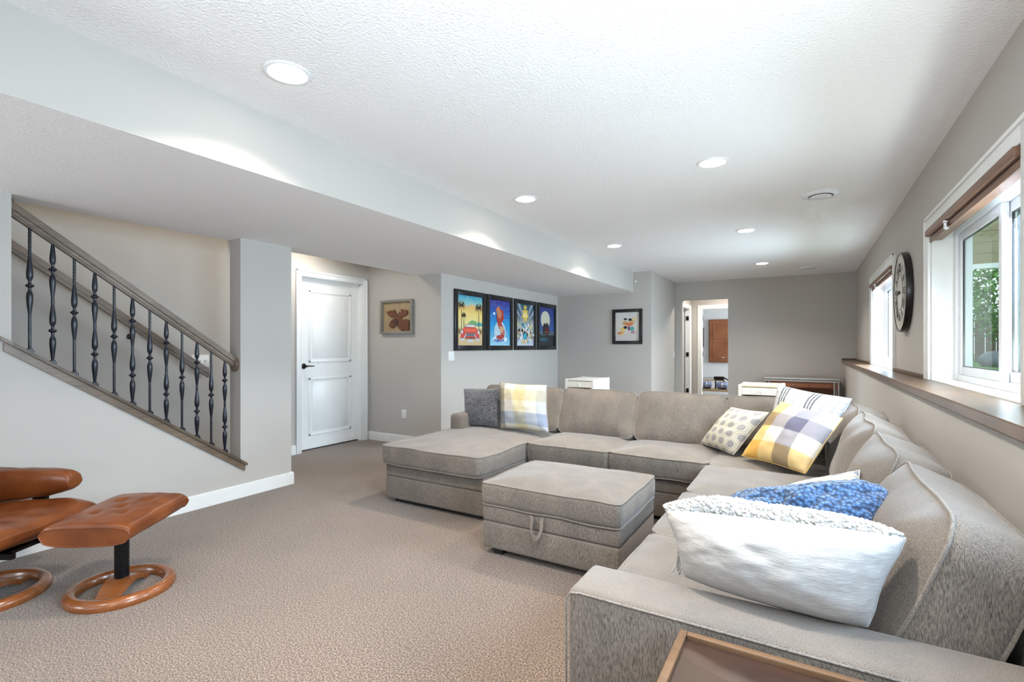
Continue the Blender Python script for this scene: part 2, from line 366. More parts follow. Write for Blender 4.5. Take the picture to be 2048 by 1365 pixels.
# ------------------------------------------------------------------ windows
def window(n, ya, yb, blind, lab):
    g = sempty('window_%d' % n, (XR, (ya + yb) / 2, ZW0), lab)
    bm = BM(); cw = .088
    for (y0, y1) in ((yb, yb + cw), (ya - cw, ya)):
        box(bm, XR - .018, XR, y0, y1, ZW0, ZW1 + cw, bev=.003); yy = y1 if y0 >= yb else y0
        box(bm, XR - .026, XR - .016, min(yy, yy + (.02 if y0 < yb else -.02)), max(yy, yy + (.02 if y0 < yb else -.02)), ZW0, ZW1 + cw, bev=.002)
    box(bm, XR - .018, XR, ya, yb, ZW1, ZW1 + cw, bev=.003)
    box(bm, XR - .026, XR - .016, ya - cw, yb + cw, ZW1 + cw - .02, ZW1 + cw, bev=.002)
    obj('casing', bm, white, g, smooth=True)
    bm = BM(); T = .012
    box(bm, XR, .85, yb - T, yb, ZW0, ZW1); box(bm, XR, .85, ya, ya + T, ZW0, ZW1)
    box(bm, XR, .85, ya + T, yb - T, ZW1 - T, ZW1); box(bm, XR - .005, .85, ya + T, yb - T, ZW0 - .012, ZW0 + .006, bev=.002)
    obj('jamb_liner', bm, white, g)
    ya += T; yb -= T; z0, z1 = ZW0 + .006, ZW1 - T
    def ring(bm, xa, xb, y0, y1, za, zb, t, bev=.004):
        box(bm, xa, xb, y0, y0 + t, za, zb, bev=bev); box(bm, xa, xb, y1 - t, y1, za, zb, bev=bev)
        box(bm, xa, xb, y0 + t, y1 - t, za, za + t, bev=bev); box(bm, xa, xb, y0 + t, y1 - t, zb - t, zb, bev=bev)
    bm = BM(); ring(bm, .80, .88, ya, yb, z0, z1, .035); obj('window_frame', bm, white2, g, smooth=True)
    mid = (ya + yb) / 2
    for k, (s0, s1, xo) in enumerate(((mid - .03, yb - .035, .815), (ya + .035, mid + .03, .845))):
        bm = BM(); ring(bm, xo, xo + .028, s0, s1, z0 + .035, z1 - .035, .05)
        s = obj('sash', bm, white2, g, smooth=True)
        bx('pane', (xo + .010, xo + .016, s0 + .05, s1 - .05, z0 + .085, z1 - .085), glass, s)
        bm = BM(); zt = z1 - .20; ring(bm, xo + .008, xo + .018, s0 + .05, s1 - .05, z0 + .085, z1 - .085, .006, 0); obj('glazing_bead', bm, frame_black, s)
    if blind:
        b = thing('window_blind', blind, 'blind', (XR, mid, ZW1), group=None)
        bm = BM(); box(bm, XR - .036, XR - .004, ya + .004, yb - .004, ZW1 - .046, ZW1 - .004, bev=.008, seg=3)
        obj('valance', bm, blindwood, b, smooth=True)
        for i in range(4): bx('slat', (XR + .0, XR + .05, ya + .01, yb - .01, ZW1 - .054 - i * .006, ZW1 - .0495 - i * .006), blindwood, b, bev=.001)
        bm = BM(); box(bm, XR - .012, XR - .001, ya + .006, yb - .006, ZW1 - .084, ZW1 - .052, bev=.003)
        box(bm, XR - .010, XR + .0, ya + .006, yb - .006, ZW1 - .069, ZW1 - .066)
        obj('bottom_rail', bm, blindwood, b, smooth=True)
        bx('headrail', (XR + .0, XR + .055, ya + .006, yb - .006, ZW1 - .062, ZW1 - .014), white2, b, bev=.002)
        yc = yb - .52
        bm = BM(); lathe(bm, [(.004, -.03), (.012, -.028), (.013, 0), (.006, .02)], XR - .025, yc, ZW1 - .070, 10)
        box(bm, XR - .04, XR - .012, yc - .02, yc + .02, ZW1 - .062, ZW1 - .050, bev=.003); obj('cord_clip', bm, chrome, b, smooth=True)
    return g
window(1, *WIN[0], 'brown wooden blind raised to the top of the near window right of the clock', 'near white sliding window to the right of the clock')
window(2, *WIN[1], 'brown wooden blind raised to the top of the far window left of the clock', 'far white sliding window to the left of the clock')
window(3, *WIN[2], None, 'sliding window beside the camera')
window(4, *WIN[3], None, 'sliding window behind the camera')

# ------------------------------------------------------------------ main door
def door_slab(bm, y0, y1, z0, z1, x):
    box(bm, x - .036, x, y0, y1, z0, z1, bev=.002)
def panel_mould(bm, y0, y1, z0, z1, x):
    t = .028
    for (a, b, c, d) in ((y0, y0 + t, z0, z1), (y1 - t, y1, z0, z1), (y0, y1, z0, z0 + t), (y0, y1, z1 - t, z1)):
        box(bm, x - .004, x + .007, a, b, c, d, bev=.006)
    box(bm, x - .006, x + .004, y0 + .055, y1 - .055, z0 + .055, z1 - .055, bev=.004)
g = sempty('door_1', (XD, 4.12, 0), 'closed white two-panel door beside the stairs')
xs = XD - .055
bm = BM(); door_slab(bm, 3.672, 4.563, .018, 2.035, xs); slab = obj('slab', bm, white, g)
for (z0, z1) in ((.17, .86), (1.04, 1.90)):
    bm = BM(); panel_mould(bm, 3.80, 4.435, z0, z1, xs); obj('raised_panel', bm, white, g, smooth=True)
bm = BM()
for (y0, y1) in ((3.588, 3.66), (4.575, 4.647)): 
    box(bm, XD, XD + .016, y0, y1, 0, 2.045 + .072, bev=.003); yo = y0 if y0 < 4 else y1 - .018; box(bm, XD + .014, XD + .024, yo, yo + .018, 0, 2.117, bev=.002)
box(bm, XD, XD + .016, 3.66, 4.575, 2.045, 2.117, bev=.003); box(bm, XD + .014, XD + .024, 3.588, 4.647, 2.099, 2.117, bev=.002)
obj('casing', bm, white, g, smooth=True)
bm = BM(); box(bm, XD - .1, XD, 3.66, 3.670, 0, 2.045); box(bm, XD - .1, XD, 4.565, 4.575, 0, 2.045); box(bm, XD - .1, XD, 3.67, 4.565, 2.037, 2.045)
box(bm, XD - .055, XD - .04, 4.553, 4.565, 0, 2.037); box(bm, XD - .055, XD - .04, 3.67, 4.565, 2.027, 2.037)
obj('jamb', bm, white, g)
bm = BM(); Mx = Matrix.Translation((xs, 3.735, 1.0)) @ Matrix.Rotation(R(90), 4, 'Y')
lathe(bm, [(.033, 0), (.033, .006), (.026, .014), (.012, .02), (.011, .05), (.014, .055)], n=20, M=Mx)
tube(bm, [(xs + .048, 3.735, 1.0), (xs + .052, 3.77, 1.003), (xs + .05, 3.81, .998), (xs + .048, 3.845, 1.0)], [.011, .009, .008, .007], 10, squash=.8)
obj('door_handle', bm, dkbronze, g, smooth=True)
struct(bx('trim_20', (XD - .14, XD - .10, 3.6, 4.6, 0, 2.1), dark_m))

# ------------------------------------------------------------------ staircase
st = sempty('staircase', (-4.55, 2.5, 0), 'carpeted stairs rising behind the sloped half wall')
for i in range(14):
    y1 = 2.52 - i * .262
    bx('step', (XD + .002, -4.112, y1 - .27, y1, 0 if i < 1 else i * .184 - .1, (i + 1) * .184), carpet, st, bev=.008)
rl = thing('stair_railing', 'sloped wooden stair railing with black twisted iron balusters', 'railing', (-4.03, Y0, sillz(Y0)))
# half wall cap board
def slant(bm, x0, x1, ya, yb, zoff0, zoff1, fz):
    prism(bm, [(x0, ya, fz(ya) + zoff0), (x0, yb, fz(yb) + zoff0), (x0, yb, fz(yb) + zoff1), (x0, ya, fz(ya) + zoff1)], (x1 - x0, 0, 0))
bm = BM(); slant(bm, -4.135, XL + .030, Y0, Y1 + .0, 0, .022, sillz); slant(bm, XL + .0005, XL + .030, Y0 - .05, Y1 + .045, 0, .022, sillz)
slant(bm, XL + .0005, XL + .016, Y0 - .035, Y1 + .03, -.052, 0, sillz)
obj('cap_board', bm, rail_wood, rl)
def railz(y): return 1.945 - .711 * (y - 1.08)     # underside of the handrail
bm = BM()
for (hw, a, b) in ((.018, 0, .014), (.026, .012, .030), (.022, .028, .040), (.034, .038, .072), (.026, .070, .086)):
    slant(bm, -4.035 - hw, -4.035 + hw, Y0 + .004, Y1 - .004, a, b, railz)
obj('handrail', bm, rail_wood, rl)
for yy, s in ((Y0, 1), (Y1, -1)):
    bm = BM(); zc = railz(yy) + .045
    lathe(bm, [(.062, 0), (.062, .008), (.052, .014), (.050, .02)], n=28, M=Matrix.Translation((-4.035, yy, zc - (.012 if s < 0 else 0))) @ Matrix.Rotation(R(-90 * s), 4, 'X'))
    obj('rosette', bm, rail_wood, rl, smooth=True)
def ribs(prof, z0, z1, r, n):
    for i in range(n + 1):
        z = z0 + (z1 - z0) * i / n; prof.append((r * (1.10 if i % 2 else .88), z))
def knuckle(prof, z, r=.021):
    prof += [(.009, z - .012), (.014, z - .009), (r, z - .003), (r, z + .003), (.014, z + .009), (.009, z + .012)]
def bulge(prof, z0, z1, rmax, flip, rmin=.0072):
    for i in range(9):
        t = i / 8; u = 1 - t if flip else t
        prof.append((rmin + (rmax - rmin) * math.sin(math.pi * min(1, u ** .55 * .98)) ** 1.1 * (1 if u > .02 else 1), z0 + (z1 - z0) * t))
def baluster(kind, y):
    z0 = sillz(y) + .022; z1 = railz(y) + .006; h = z1 - z0; p = [(.0072, 0)]
    if kind == 'A':
        ribs(p, .04, h * .30, .0078, 22); bulge(p, h * .31, h * .505, .0165, True); knuckle(p, h * .54); bulge(p, h * .575, h * .77, .0165, False); ribs(p, h * .78, h, .0078, 16)
    else:
        p.append((.0075, .03)); bulge(p, h * .05, h * .245, .0165, True); knuckle(p, h * .285); bulge(p, h * .32, h * .50, .0165, False); ribs(p, h * .505, h * .55, .0085, 4)
        bulge(p, h * .555, h * .745, .0165, True); knuckle(p, h * .785); bulge(p, h * .82, h * .99, .0155, False)
    bm = BM(); lathe(bm, p, -4.035, y, z0, 10)
    b = obj('baluster', bm, iron, rl, smooth=50)
    bm = BM(); zf = z0
    prism(bm, [(-4.052, y - .017, zf + .012), (-4.052, y + .017, zf - .012), (-4.052, y + .017, zf + .022), (-4.052, y - .017, zf + .026)], (.034, 0, 0))
    box(bm, -4.047, -4.023, y - .012, y + .012, zf + .02, zf + .034, bev=.003)
    obj('shoe', bm, iron, b)
for i in range(12): baluster('AB'[i % 2], 1.084 + i * .1062)
# handrail on the far stairwell wall
hr = thing('wall_handrail', 'brown wooden handrail on the wall behind the balusters', 'handrail', (XD, 1.9, 1.45))
def hrz(y): return 1.905 - .718 * (y - 1.242)
bm = BM()
for (x0, x1, a, b) in ((XD + .045, XD + .085, 0, .03), (XD + .040, XD + .09, .03, .05), (XD + .045, XD + .085, .05, .085)):
    slant(bm, x0, x1, -.6, 2.60, a, b, hrz)
obj('rail', bm, rail_wood, hr)
for yy in (.6, 1.98):
    bm = BM(); tube(bm, [(XD + .004, yy, hrz(yy) - .06), (XD + .045, yy, hrz(yy) - .06), (XD + .065, yy, hrz(yy) - .03), (XD + .065, yy, hrz(yy) + .004)], .007, 8)
    lathe(bm, [(.024, 0), (.024, .006), (.01, .012)], n=14, M=Matrix.Translation((XD + .001, yy, hrz(yy) - .06)) @ Matrix.Rotation(R(90), 4, 'Y')); obj('bracket', bm, dkbronze, hr, smooth=True)

# ------------------------------------------------------------------ switches and outlets
def plate(name, label, cat, c, axis, w, h, kind, n=1):
    """axis '+x': plate faces +x, '-y': faces -y"""
    g = thing(name, label, cat, c)
    def bb(nm, a0, a1, z0, z1, d0, d1, mat, bev=.001, par=g):
        if axis == '+x': dm = (c[0] + d0, c[0] + d1, c[1] + a0, c[1] + a1, c[2] + z0, c[2] + z1)
        else: dm = (c[0] + a0, c[0] + a1, c[1] - d1, c[1] - d0, c[2] + z0, c[2] + z1)
        return bx(nm, dm, mat, par, bev=bev, smooth=True)
    bb('plate', -w / 2, w / 2, -h / 2, h / 2, .0005, .006, ivory, .002)
    for k in range(n):
        a = (k - (n - 1) / 2) * .046
        if kind == 'switch':
            bb('toggle_slot', a - .006, a + .006, -.013, .013, .005, .0075, ivory); bb('toggle', a - .004, a + .004, 0, .012, .007, .016, ivory)
        elif kind == 'rocker': bb('rocker', a - .016, a + .016, -.033, .033, .005, .009, ivory)
        else:
            for zc in (-.019, .019):
                q = bb('socket', a - .015, a + .015, zc - .014, zc + .014, .005, .0075, ivory)
                for d in (-.006, .006): bb('slot', a + d - .0012, a + d + .0012, zc - .004, zc + .006, .0074, .0080, frame_black, 0, q)
    return g
plate('light_switch', 'white triple toggle switch plate on stairwell wall behind the balusters', 'switch', (XD, 2.555, 1.09), '+x', .165, .118, 'switch', 3)
plate('light_switch', 'white rocker switch on the wall left below the palm poster', 'switch', (XP, 4.882, 1.113), '+x', .118, .115, 'rocker', 2)
plate('wall_outlet', 'white power outlet on the wall below the moose picture', 'outlet', (-4.37, YM, .375), '-y', .074, .115, 'outlet')
plate('light_switch', 'small white switch on the short wall left of rear doorway', 'switch', (XB, 9.50, 1.08), '+x', .074, .115, 'rocker')

# ------------------------------------------------------------------ ceiling lights
LG = 'round recessed ceiling lights'
spots = [((-1.97, 1.375), 'nearest large recessed light over the left side, beside the soffit'),
         ((-1.975, 3.542), 'middle recessed light of the row beside the soffit'),
         ((-1.981, 5.732), 'farthest recessed light of the row beside the soffit'),
         ((-.528, 3.468), 'recessed light closest to the camera in the right row'),
         ((-.537, 5.671), 'middle recessed light in the right row, left of the round vent'),
         ((-.549, 8.031), 'farthest recessed light in the right row, near the rear wall'),
         ((-.53, 1.30), 'recessed light above the sofa arm, just out of view'),
         ((-1.97, -.8), 'recessed light behind the camera on the left'),
         ((-.53, -.8), 'recessed light behind the camera on the right')]
first = None
for (xy, lab) in spots:
    x, y = xy
    if first is None:
        g = thing('ceiling_light', lab, 'light', (x, y, H), group=LG)
        bm = BM(); lathe(bm, [(.097, 0), (.097, -.004), (.090, -.008), (.078, -.006), (.074, -.002), (.074, .0)], x, y, H, 36); obj('trim_ring', bm, white2, g, smooth=True)
        bm = BM(); lathe(bm, [(.074, -.0045), (.07, -.0065), (.04, -.008), (.001, -.0085)][::-1], x, y, H, 32); obj('lens', bm, glow, g, smooth=True)
        first = g
    else:
        g = first.copy(); C.objects.link(g); g.location = (x, y, H); g['label'] = lab
        for ch in list(first.children):
            c2 = ch.copy(); C.objects.link(c2); c2.parent = g
    area('recessed_lamp', (x, y, H - .012), (x, y, 0), .14, .14, 14, (1, .91, .81), 'DISK', 128)
def vent(x, y, r, label):
    g = thing('ceiling_vent', label, 'vent', (x, y, H))
    bm = BM(); lathe(bm, [(r, 0), (r, -.004), (r * .92, -.012), (r * .66, -.016), (r * .64, -.006), (r * .64, 0)], x, y, H, 40); obj('outer_ring', bm, white2, g, smooth=True)
    bm = BM(); lathe(bm, [(r * .64, -.001), (r * .64, -.003)], x, y, H, 30); obj('throat', bm, dark_m, g)
    bm = BM(); lathe(bm, [(r * .10, -.003), (r * .56, -.018), (r * .56, -.022), (r * .40, -.028), (.002, -.03)], x, y, H, 36); obj('center_disc', bm, white2, g, smooth=True)
vent(.099, 4.634, .135, 'round white air vent in the ceiling nearer the camera')
vent(.046, 8.86, .13, 'round white air vent in the ceiling near the rear wall')
g = thing('sprinkler_head', 'tiny wall fitting high beside the end of the soffit', 'fitting', (-2.36, YK - .001, 2.30))
bm = BM(); lathe(bm, [(.018, 0), (.018, .004), (.008, .010), (.008, .022), (.012, .026)], n=14, M=Matrix.Translation((-2.38, YK - .0005, 2.29)) @ Matrix.Rotation(R(90), 4, 'X')); obj('cap', bm, ivory, g, smooth=True)

# ------------------------------------------------------------------ sofa
def rr(hw, hh, r, n=6):
    pts = []
    for (cx, cy, a0) in ((hw - r, hh - r, 0), (-hw + r, hh - r, 90), (-hw + r, -hh + r, 180), (hw - r, -hh + r, 270)):
        for i in range(n + 1):
            a = R(a0 + 90 * i / n); pts.append((cx + r * math.cos(a), cy + r * math.sin(a)))
    # densify straight runs
    out = []
    for i in range(len(pts)):
        a, b = pts[i], pts[(i + 1) % len(pts)]; L = math.dist(a, b); k = max(1, int(L / .045))
        for j in range(k): out.append((a[0] + (b[0] - a[0]) * j / k, a[1] + (b[1] - a[1]) * j / k))
    return out
def cushion(W, Hh, T, crown=(.035, .01), r=.045, side=.006, wob=.004, seed=0):
    """thickness along local z, centred; returns bm and the two seam loops"""
    bm = BM(); P = rr(W / 2, Hh / 2, r); n = len(P); off = Vector((seed * 3.1, seed * 1.7, 0))
    def dn(p, a): 
        return a * noise.noise(Vector(p) * 5 + off)
    prev = None; loops = []
    rings = []
    S = [0.0, .2, .4, .58, .72, .83, .91, .97, 1.0]
    for s in S:       # bottom panel outwards
        z = -T / 2 - crown[1] * (1 - s ** 2.6)
        rings.append([Vector((x * s, y * s, z)) for x, y in P])
    for z in (-.3, 0, .3): rings.append([Vector((x * (1 + side / (W / 2)), y * (1 + side / (Hh / 2)), z * T)) for x, y in P])
    for s in S[::-1]:
        z = T / 2 + crown[0] * (1 - s ** 2.6)
        rings.append([Vector((x * s, y * s, z)) for x, y in P])
    vr = []
    for k, ring in enumerate(rings):
        if k == 0 or k == len(rings) - 1:
            vr.append([bm.verts.new(ring[0])]); continue
        row = []
        for p in ring:
            q = p.copy(); q.z += dn((p.x, p.y, k > 8), wob * 1.6); e = dn((p.x + 9, p.y, p.z), wob * 1.3)
            q.x += e; q.y += e; row.append(bm.verts.new(q))
        vr.append(row)
    for a, b in zip(vr, vr[1:]):
        if len(a) == 1:
            for i in range(n): bm.faces.new((a[0], b[(i + 1) % n], b[i]))
        elif len(b) == 1:
            for i in range(n): bm.faces.new((a[i], a[(i + 1) % n], b[0]))
        else:
            for i in range(n): bm.faces.new((a[i], a[(i + 1) % n], b[(i + 1) % n], b[i]))
    bmesh.ops.recalc_face_normals(bm, faces=bm.faces[:])
    l0 = [v.co.copy() for v in vr[8]]; l1 = [v.co.copy() for v in vr[12]]
    return bm, l0, l1
SEED = [0]
def put_cushion(name, parent, M, W, Hh, T, label=None, **k):
    SEED[0] += 1
    bm, l0, l1 = cushion(W, Hh, T, seed=SEED[0], **k)
    bm.transform(M); o = obj(name, bm, sofa_m, parent, smooth='all')
    if label: o['label'] = label
    pb = BM()
    for l in (l0, l1): tube(pb, [M @ p for p in l], .0046, 6, closed=True)
    obj('piping', pb, pipe_m, o, smooth='all'); return o
def basis(c, x, y, z):
    M = Matrix((x, y, z)).transposed().to_4x4(); M.translation = c; return M
sofa = thing('sectional_sofa', 'large grey fabric sectional sofa with chaise wrapping round the room corner', 'sofa', (-1.2, 3.9, 0))
def seat(x0, x1, y0, y1, z0=.315, z1=.452, **k):
    g = .003
    return put_cushion('seat_cushion', sofa, Matrix.Translation(((x0 + x1) / 2, (y0 + y1) / 2, (z0 + z1) / 2)), x1 - x0 - 2 * g, y1 - y0 - 2 * g, z1 - z0, **k)
seat(-2.885, -1.935, 2.82, 4.10, crown=(.032, .004))
seat(-1.932, -1.242, 3.465, 4.10, crown=(.040, .004))
seat(-1.242, -.556, 3.465, 4.10, crown=(.040, .004))
seat(-.553, .20, 3.45, 4.10, crown=(.030, .004))
seat(-.56, .20, 2.755, 3.447, crown=(.038, .004))
seat(-.56, .20, 2.07, 2.752, crown=(.038, .004))
seat(-.56, .20, 1.368, 2.067, crown=(.042, .004))
# bases
def rb(name, d, bev=.018, mat=None, par=sofa):
    bm = BM(); box(bm, *d, bev=bev, seg=3); return obj(name, bm, mat or sofa_m, par, smooth=True)
for (x0, x1, y0, y1) in ((-2.872, -1.936, 2.868, 4.42), (-1.932, -.536, 3.505, 4.42), (-.532, .50, 1.368, 4.42)):
    rb('base_rail', (x0, x1, y0, y1, .208, .312), .016); rb('base_panel', (x0, x1, y0, y1, .035, .207), .014)
    bx('plinth', (x0 + .06, x1 - .06, y0 + .05, y1 - .06, .0, .05), dark_m, sofa)
# arms
rb('arm', (-2.885, -2.74, 3.70, 4.42, .315, .602), .035)
bm = BM(); box(bm, -.535, .50, 1.178, 1.36, .04, .602, bev=.022, seg=3); a = obj('arm', bm, sofa_m, sofa, smooth=True)
pb = BM(); tube(pb, [(-.537, 1.182, .05), (-.537, 1.180, .57), (-.527, 1.180, .590), (-.50, 1.180, .5945), (.48, 1.180, .5945)], .0028, 6)
tube(pb, [(-.537, 1.352, .05), (-.537, 1.352, .575), (-.52, 1.352, .597)], .0028, 6); obj('piping', pb, pipe_m, a, smooth='all')
bx('foot', (-.51, -.43, 1.20, 1.28, 0, .045), dark_m, sofa)
# back frames
rb('back_frame', (-2.74, .38, 4.29, 4.42, .30, .735), .03); rb('back_frame', (.385, .50, 1.36, 4.42, .30, .70), .03)
# back cushions, rear run (facing -y)
def backc(p0, p1, along, lean, thick, Hh, T=.145, **k):
    """p0,p1: ends of the bottom front edge; along unit vector; lean: up direction; thick: direction the face looks"""
    Wd = (Vector(p1) - Vector(p0)).length; c = (Vector(p0) + Vector(p1)) / 2 + Vector(lean) * Hh / 2 - Vector(thick) * T / 2
    return put_cushion('back_cushion', sofa, basis(c, Vector(along), Vector(lean), Vector(thick)), Wd - .006, Hh, T, **k)
def unit(*v): return tuple(Vector(v).normalized())
lean = unit(0, .34, .94); th = unit(0, -.94, .34)
for (a, b) in ((-2.735, -1.90), (-1.90, -1.21), (-1.21, -.525), (-.525, .16)):
    backc((a, 3.985, .475), (b, 3.985, .475), (1, 0, 0), lean, th, .40, crown=(.05, .02), r=.06, wob=.007)
lean = unit(.36, 0, .93); th = unit(-.93, 0, .36)
for (a, b) in ((1.352, 2.09), (2.09, 2.74), (2.74, 3.47), (3.47, 4.08)):
    backc((.125, b, .475), (.125, a, .475), (0, -1, 0), lean, th, .41, T=.15, crown=(.065, .02), r=.085, wob=.011)
# ------------------------------------------------------------------ storage ottoman
ot = thing('storage_ottoman', 'square grey storage ottoman with a fabric pull loop on its front', 'ottoman', (-1.24, 2.78, 0))
ox0, ox1, oy0, oy1 = -1.66, -.812, 2.44, 3.12
SEED[0] += 1
bm, l0, l1 = cushion(ox1 - ox0, oy1 - oy0, .125, crown=(.042, .002), r=.03, seed=31); M = Matrix.Translation(((ox0 + ox1) / 2, (oy0 + oy1) / 2, .357)); bm.transform(M)
o = obj('lid_cushion', bm, sofa_m, ot, smooth='all'); pb = BM()
for l in (l0, l1): tube(pb, [M @ p for p in l], .0046, 6, closed=True)
obj('piping', pb, pipe_m, o, smooth='all')
rb('lid_band', (ox0 + .004, ox1 - .004, oy0 + .004, oy1 - .004, .198, .292), .014, par=ot); rb('storage_box', (ox0 + .004, ox1 - .004, oy0 + .004, oy1 - .004, .04, .197), .014, par=ot)
for (x, y) in ((ox0 + .06, oy0 + .04), (ox1 - .12, oy0 + .04), (ox0 + .06, oy1 - .1), (ox1 - .12, oy1 - .1)): bx('foot', (x, x + .06, y, y + .06, 0, .042), dark_m, ot)
bm = BM(); xc = -1.282; yf = oy0 + .002
pts = []
for i in range(17):
    t = i / 16; a = math.pi * t; pts.append((xc - .042 * math.cos(a), yf - .010 - .020 * math.sin(a), .288 - .128 * math.sin(a) ** .65))

t = bmesh.new(); rows = []
for p in pts:
    q = Vector(p); cdir = Vector((xc, yf, .27)) - q; cdir.y = 0; cdir.normalize()
    rows.append([t.verts.new(q), t.verts.new(q + cdir * .025), t.verts.new(q + cdir * .025 + Vector((0, -.005, 0))), t.verts.new(q + Vector((0, -.005, 0)))])
for a, b in zip(rows, rows[1:]):
    for i in range(4): t.faces.new((a[i], a[(i + 1) % 4], b[(i + 1) % 4], b[i]))
t.faces.new(rows[0]); t.faces.new(rows[-1][::-1]); bmesh.ops.recalc_face_normals(t, faces=t.faces[:]); merge(bm, t)
obj('pull_loop', bm, pipe_m, ot, smooth=True)

# ------------------------------------------------------------------ pillows
def pillow(name, label, cat, BL, BR, TR, TL, T, mat, pinch=.07, n=30, wr=.006, seed=0, power=.55, edge_mat=None, bulge=(.55, .45), sag=0, rd=.07):
    BL, BR, TR, TL = map(Vector, (BL, BR, TR, TL)); nrm = (BR - BL).cross(TL - BL).normalized()
    ctr = (BL + BR + TR + TL) / 4
    if not isinstance(pinch, tuple): pinch = (pinch,) * 4
    bm = BM(); uvl = bm.loops.layers.uv.new('UVMap'); off = Vector((seed * 5.3, 0, seed * 2.1))
    def pos(i, j, side):
        a, b = 2 * i / n - 1, 2 * j / n - 1
        # ease towards the borders so the rounding is smooth
        a = math.sin(a * math.pi / 2) * .55 + a * .45; b = math.sin(b * math.pi / 2) * .55 + b * .45
        pl = pinch[1] if a > 0 else pinch[0]; pt = pinch[3] if b > 0 else pinch[2]
        k2 = max(0, a * a * b * b - .35) / .65
        pa = a * (1 - pl * (1 - b * b)) * (1 - rd * .45 * k2); pb_ = b * (1 - pt * (1 - a * a)) * (1 - rd * .45 * k2)
        if rd > .3: pa *= math.sqrt(1 - (rd - .3) * b * b); pb_ *= math.sqrt(1 - (rd - .3) * a * a)
        # pinch pulls the middle of each side inwards
        u, v = (pa + 1) / 2, (pb_ + 1) / 2
        p = BL * (1 - u) * (1 - v) + BR * u * (1 - v) + TR * u * v + TL * (1 - u) * v
        t = max(0, (1 - abs(a) ** 2.2) * (1 - abs(b) ** 2.2)) ** power
        # wrinkles run in from the corners
        wv = noise.noise(Vector((a * 4, b * 4, side * 3)) + off) * wr * (.4 + t) + noise.noise(Vector((a * 11, b * 11, side * 3)) + off) * wr * .35
        ed = 1 if (i in (0, n) or j in (0, n)) else 0
        d = (T * bulge[0] * t if side > 0 else -T * bulge[1] * t)
        if not ed: d += wv * (1 if t > .1 else .3) * side
        p = p + nrm * d
        p.z -= sag * (1 - a * a) * (1 if b > 0 else 0) * max(0, b)
        return p, ((a + 1) / 2, (b + 1) / 2)
    V = {}; UV = {}
    for side in (1, -1):
        for i in range(n + 1):
            for j in range(n + 1):
                e = i in (0, n) or j in (0, n); key = (i, j, 0 if e else side)
                if key in V: continue
                p, uv = pos(i, j, side); V[key] = bm.verts.new(p); UV[key] = uv
    for side in (1, -1):
        for i in range(n):
            for j in range(n):
                ks = []
                for (a, b) in ((i, j), (i + 1, j), (i + 1, j + 1), (i, j + 1)):
                    e = a in (0, n) or b in (0, n); ks.append((a, b, 0 if e else side))
                if side < 0: ks = ks[::-1]
                f = bm.faces.new([V[k] for k in ks])
                for lp, k in zip(f.loops, ks): lp[uvl].uv = UV[k]
    org = tuple(ctr - Vector((0, 0, (ctr.z - min(p.z for p in (BL, BR, TR, TL))))))
    edge = [V[(i, 0, 0)].co.copy() for i in range(n)] + [V[(n, j, 0)].co.copy() for j in range(n)] + [V[(i, n, 0)].co.copy() for i in range(n, 0, -1)] + [V[(0, j, 0)].co.copy() for j in range(n, 0, -1)]
    g = thing(name, label, cat, org)
    o = obj('cover', bm, mat, g, smooth='all')
    sm = BM(); tube(sm, edge, .0026, 6, closed=True); obj('seam', sm, edge_mat or mat, g, smooth='all')
    return g, nrm
pillow('throw_pillow', 'dark grey boucle pillow leaning in the chaise corner by the far arm', 'pillow', (-2.80, 3.83, .485), (-2.40, 3.83, .485), (-2.455, 3.955, .845), (-2.905, 3.955, .815), .15, boucle_grey, .06, seed=1)
pillow('throw_pillow', 'white, taupe and pale yellow plaid pillow standing on the chaise', 'pillow', (-2.36, 3.76, .495), (-1.865, 3.76, .495), (-1.935, 3.86, .90), (-2.435, 3.86, .905), .16, plaid_a, .07, seed=2)
pillow('throw_pillow', 'small beige pillow with grey hexagons leaning left of the mustard check pillow', 'pillow', (-.70, 3.99, .485), (-.425, 3.68, .485), (-.205, 3.70, .795), (-.475, 3.97, .785), .14, hex_m, .07, seed=3)
pillow('throw_pillow', 'large mustard, grey and navy checked pillow leaning in the sofa corner', 'pillow', (-.375, 3.60, .50), (.0, 3.27, .50), (.195, 3.50, .81), (-.145, 3.80, .865), .17, plaid_b, .07, n=36, seed=4)
pillow('throw_pillow', 'white pillow with thin black tartan stripes behind the checked pillow', 'pillow', (-.24, 3.86, .62), (.14, 3.62, .62), (.26, 3.82, .90), (-.175, 3.94, .965), .16, tartan, .08, seed=5)
pillow('throw_pillow', 'pale hexagon pillow lying behind the blue fluffy pillow', 'pillow', (-.13, 2.12, .50), (.14, 1.98, .53), (.175, 2.24, .775), (-.085, 2.30, .66), .12, hex_m2, .06, seed=6)
blue, _ = pillow('throw_pillow', 'fluffy blue sherpa pillow between the white and hexagon pillows', 'pillow', (-.29, 1.66, .50), (.18, 1.60, .60), (.238, 1.87, .845), (-.25, 1.87, .725), .20, blue_fluff, (.0, .03, .0, .10), n=48, wr=.018, seed=7, rd=.38)
wp, nr = pillow('lumbar_pillow', 'large oblong white woven pillow with boucle edge resting on the near arm', 'pillow', (-.285, 1.372, .612), (.125, 1.350, .600), (.205, 1.40, .805), (-.355, 1.43, .768), .225, white_weave, (.07, .07, -.07, -.02), n=48, wr=.005, seed=8, edge_mat=white_weave, bulge=(.50, .50), power=.44, rd=.10)

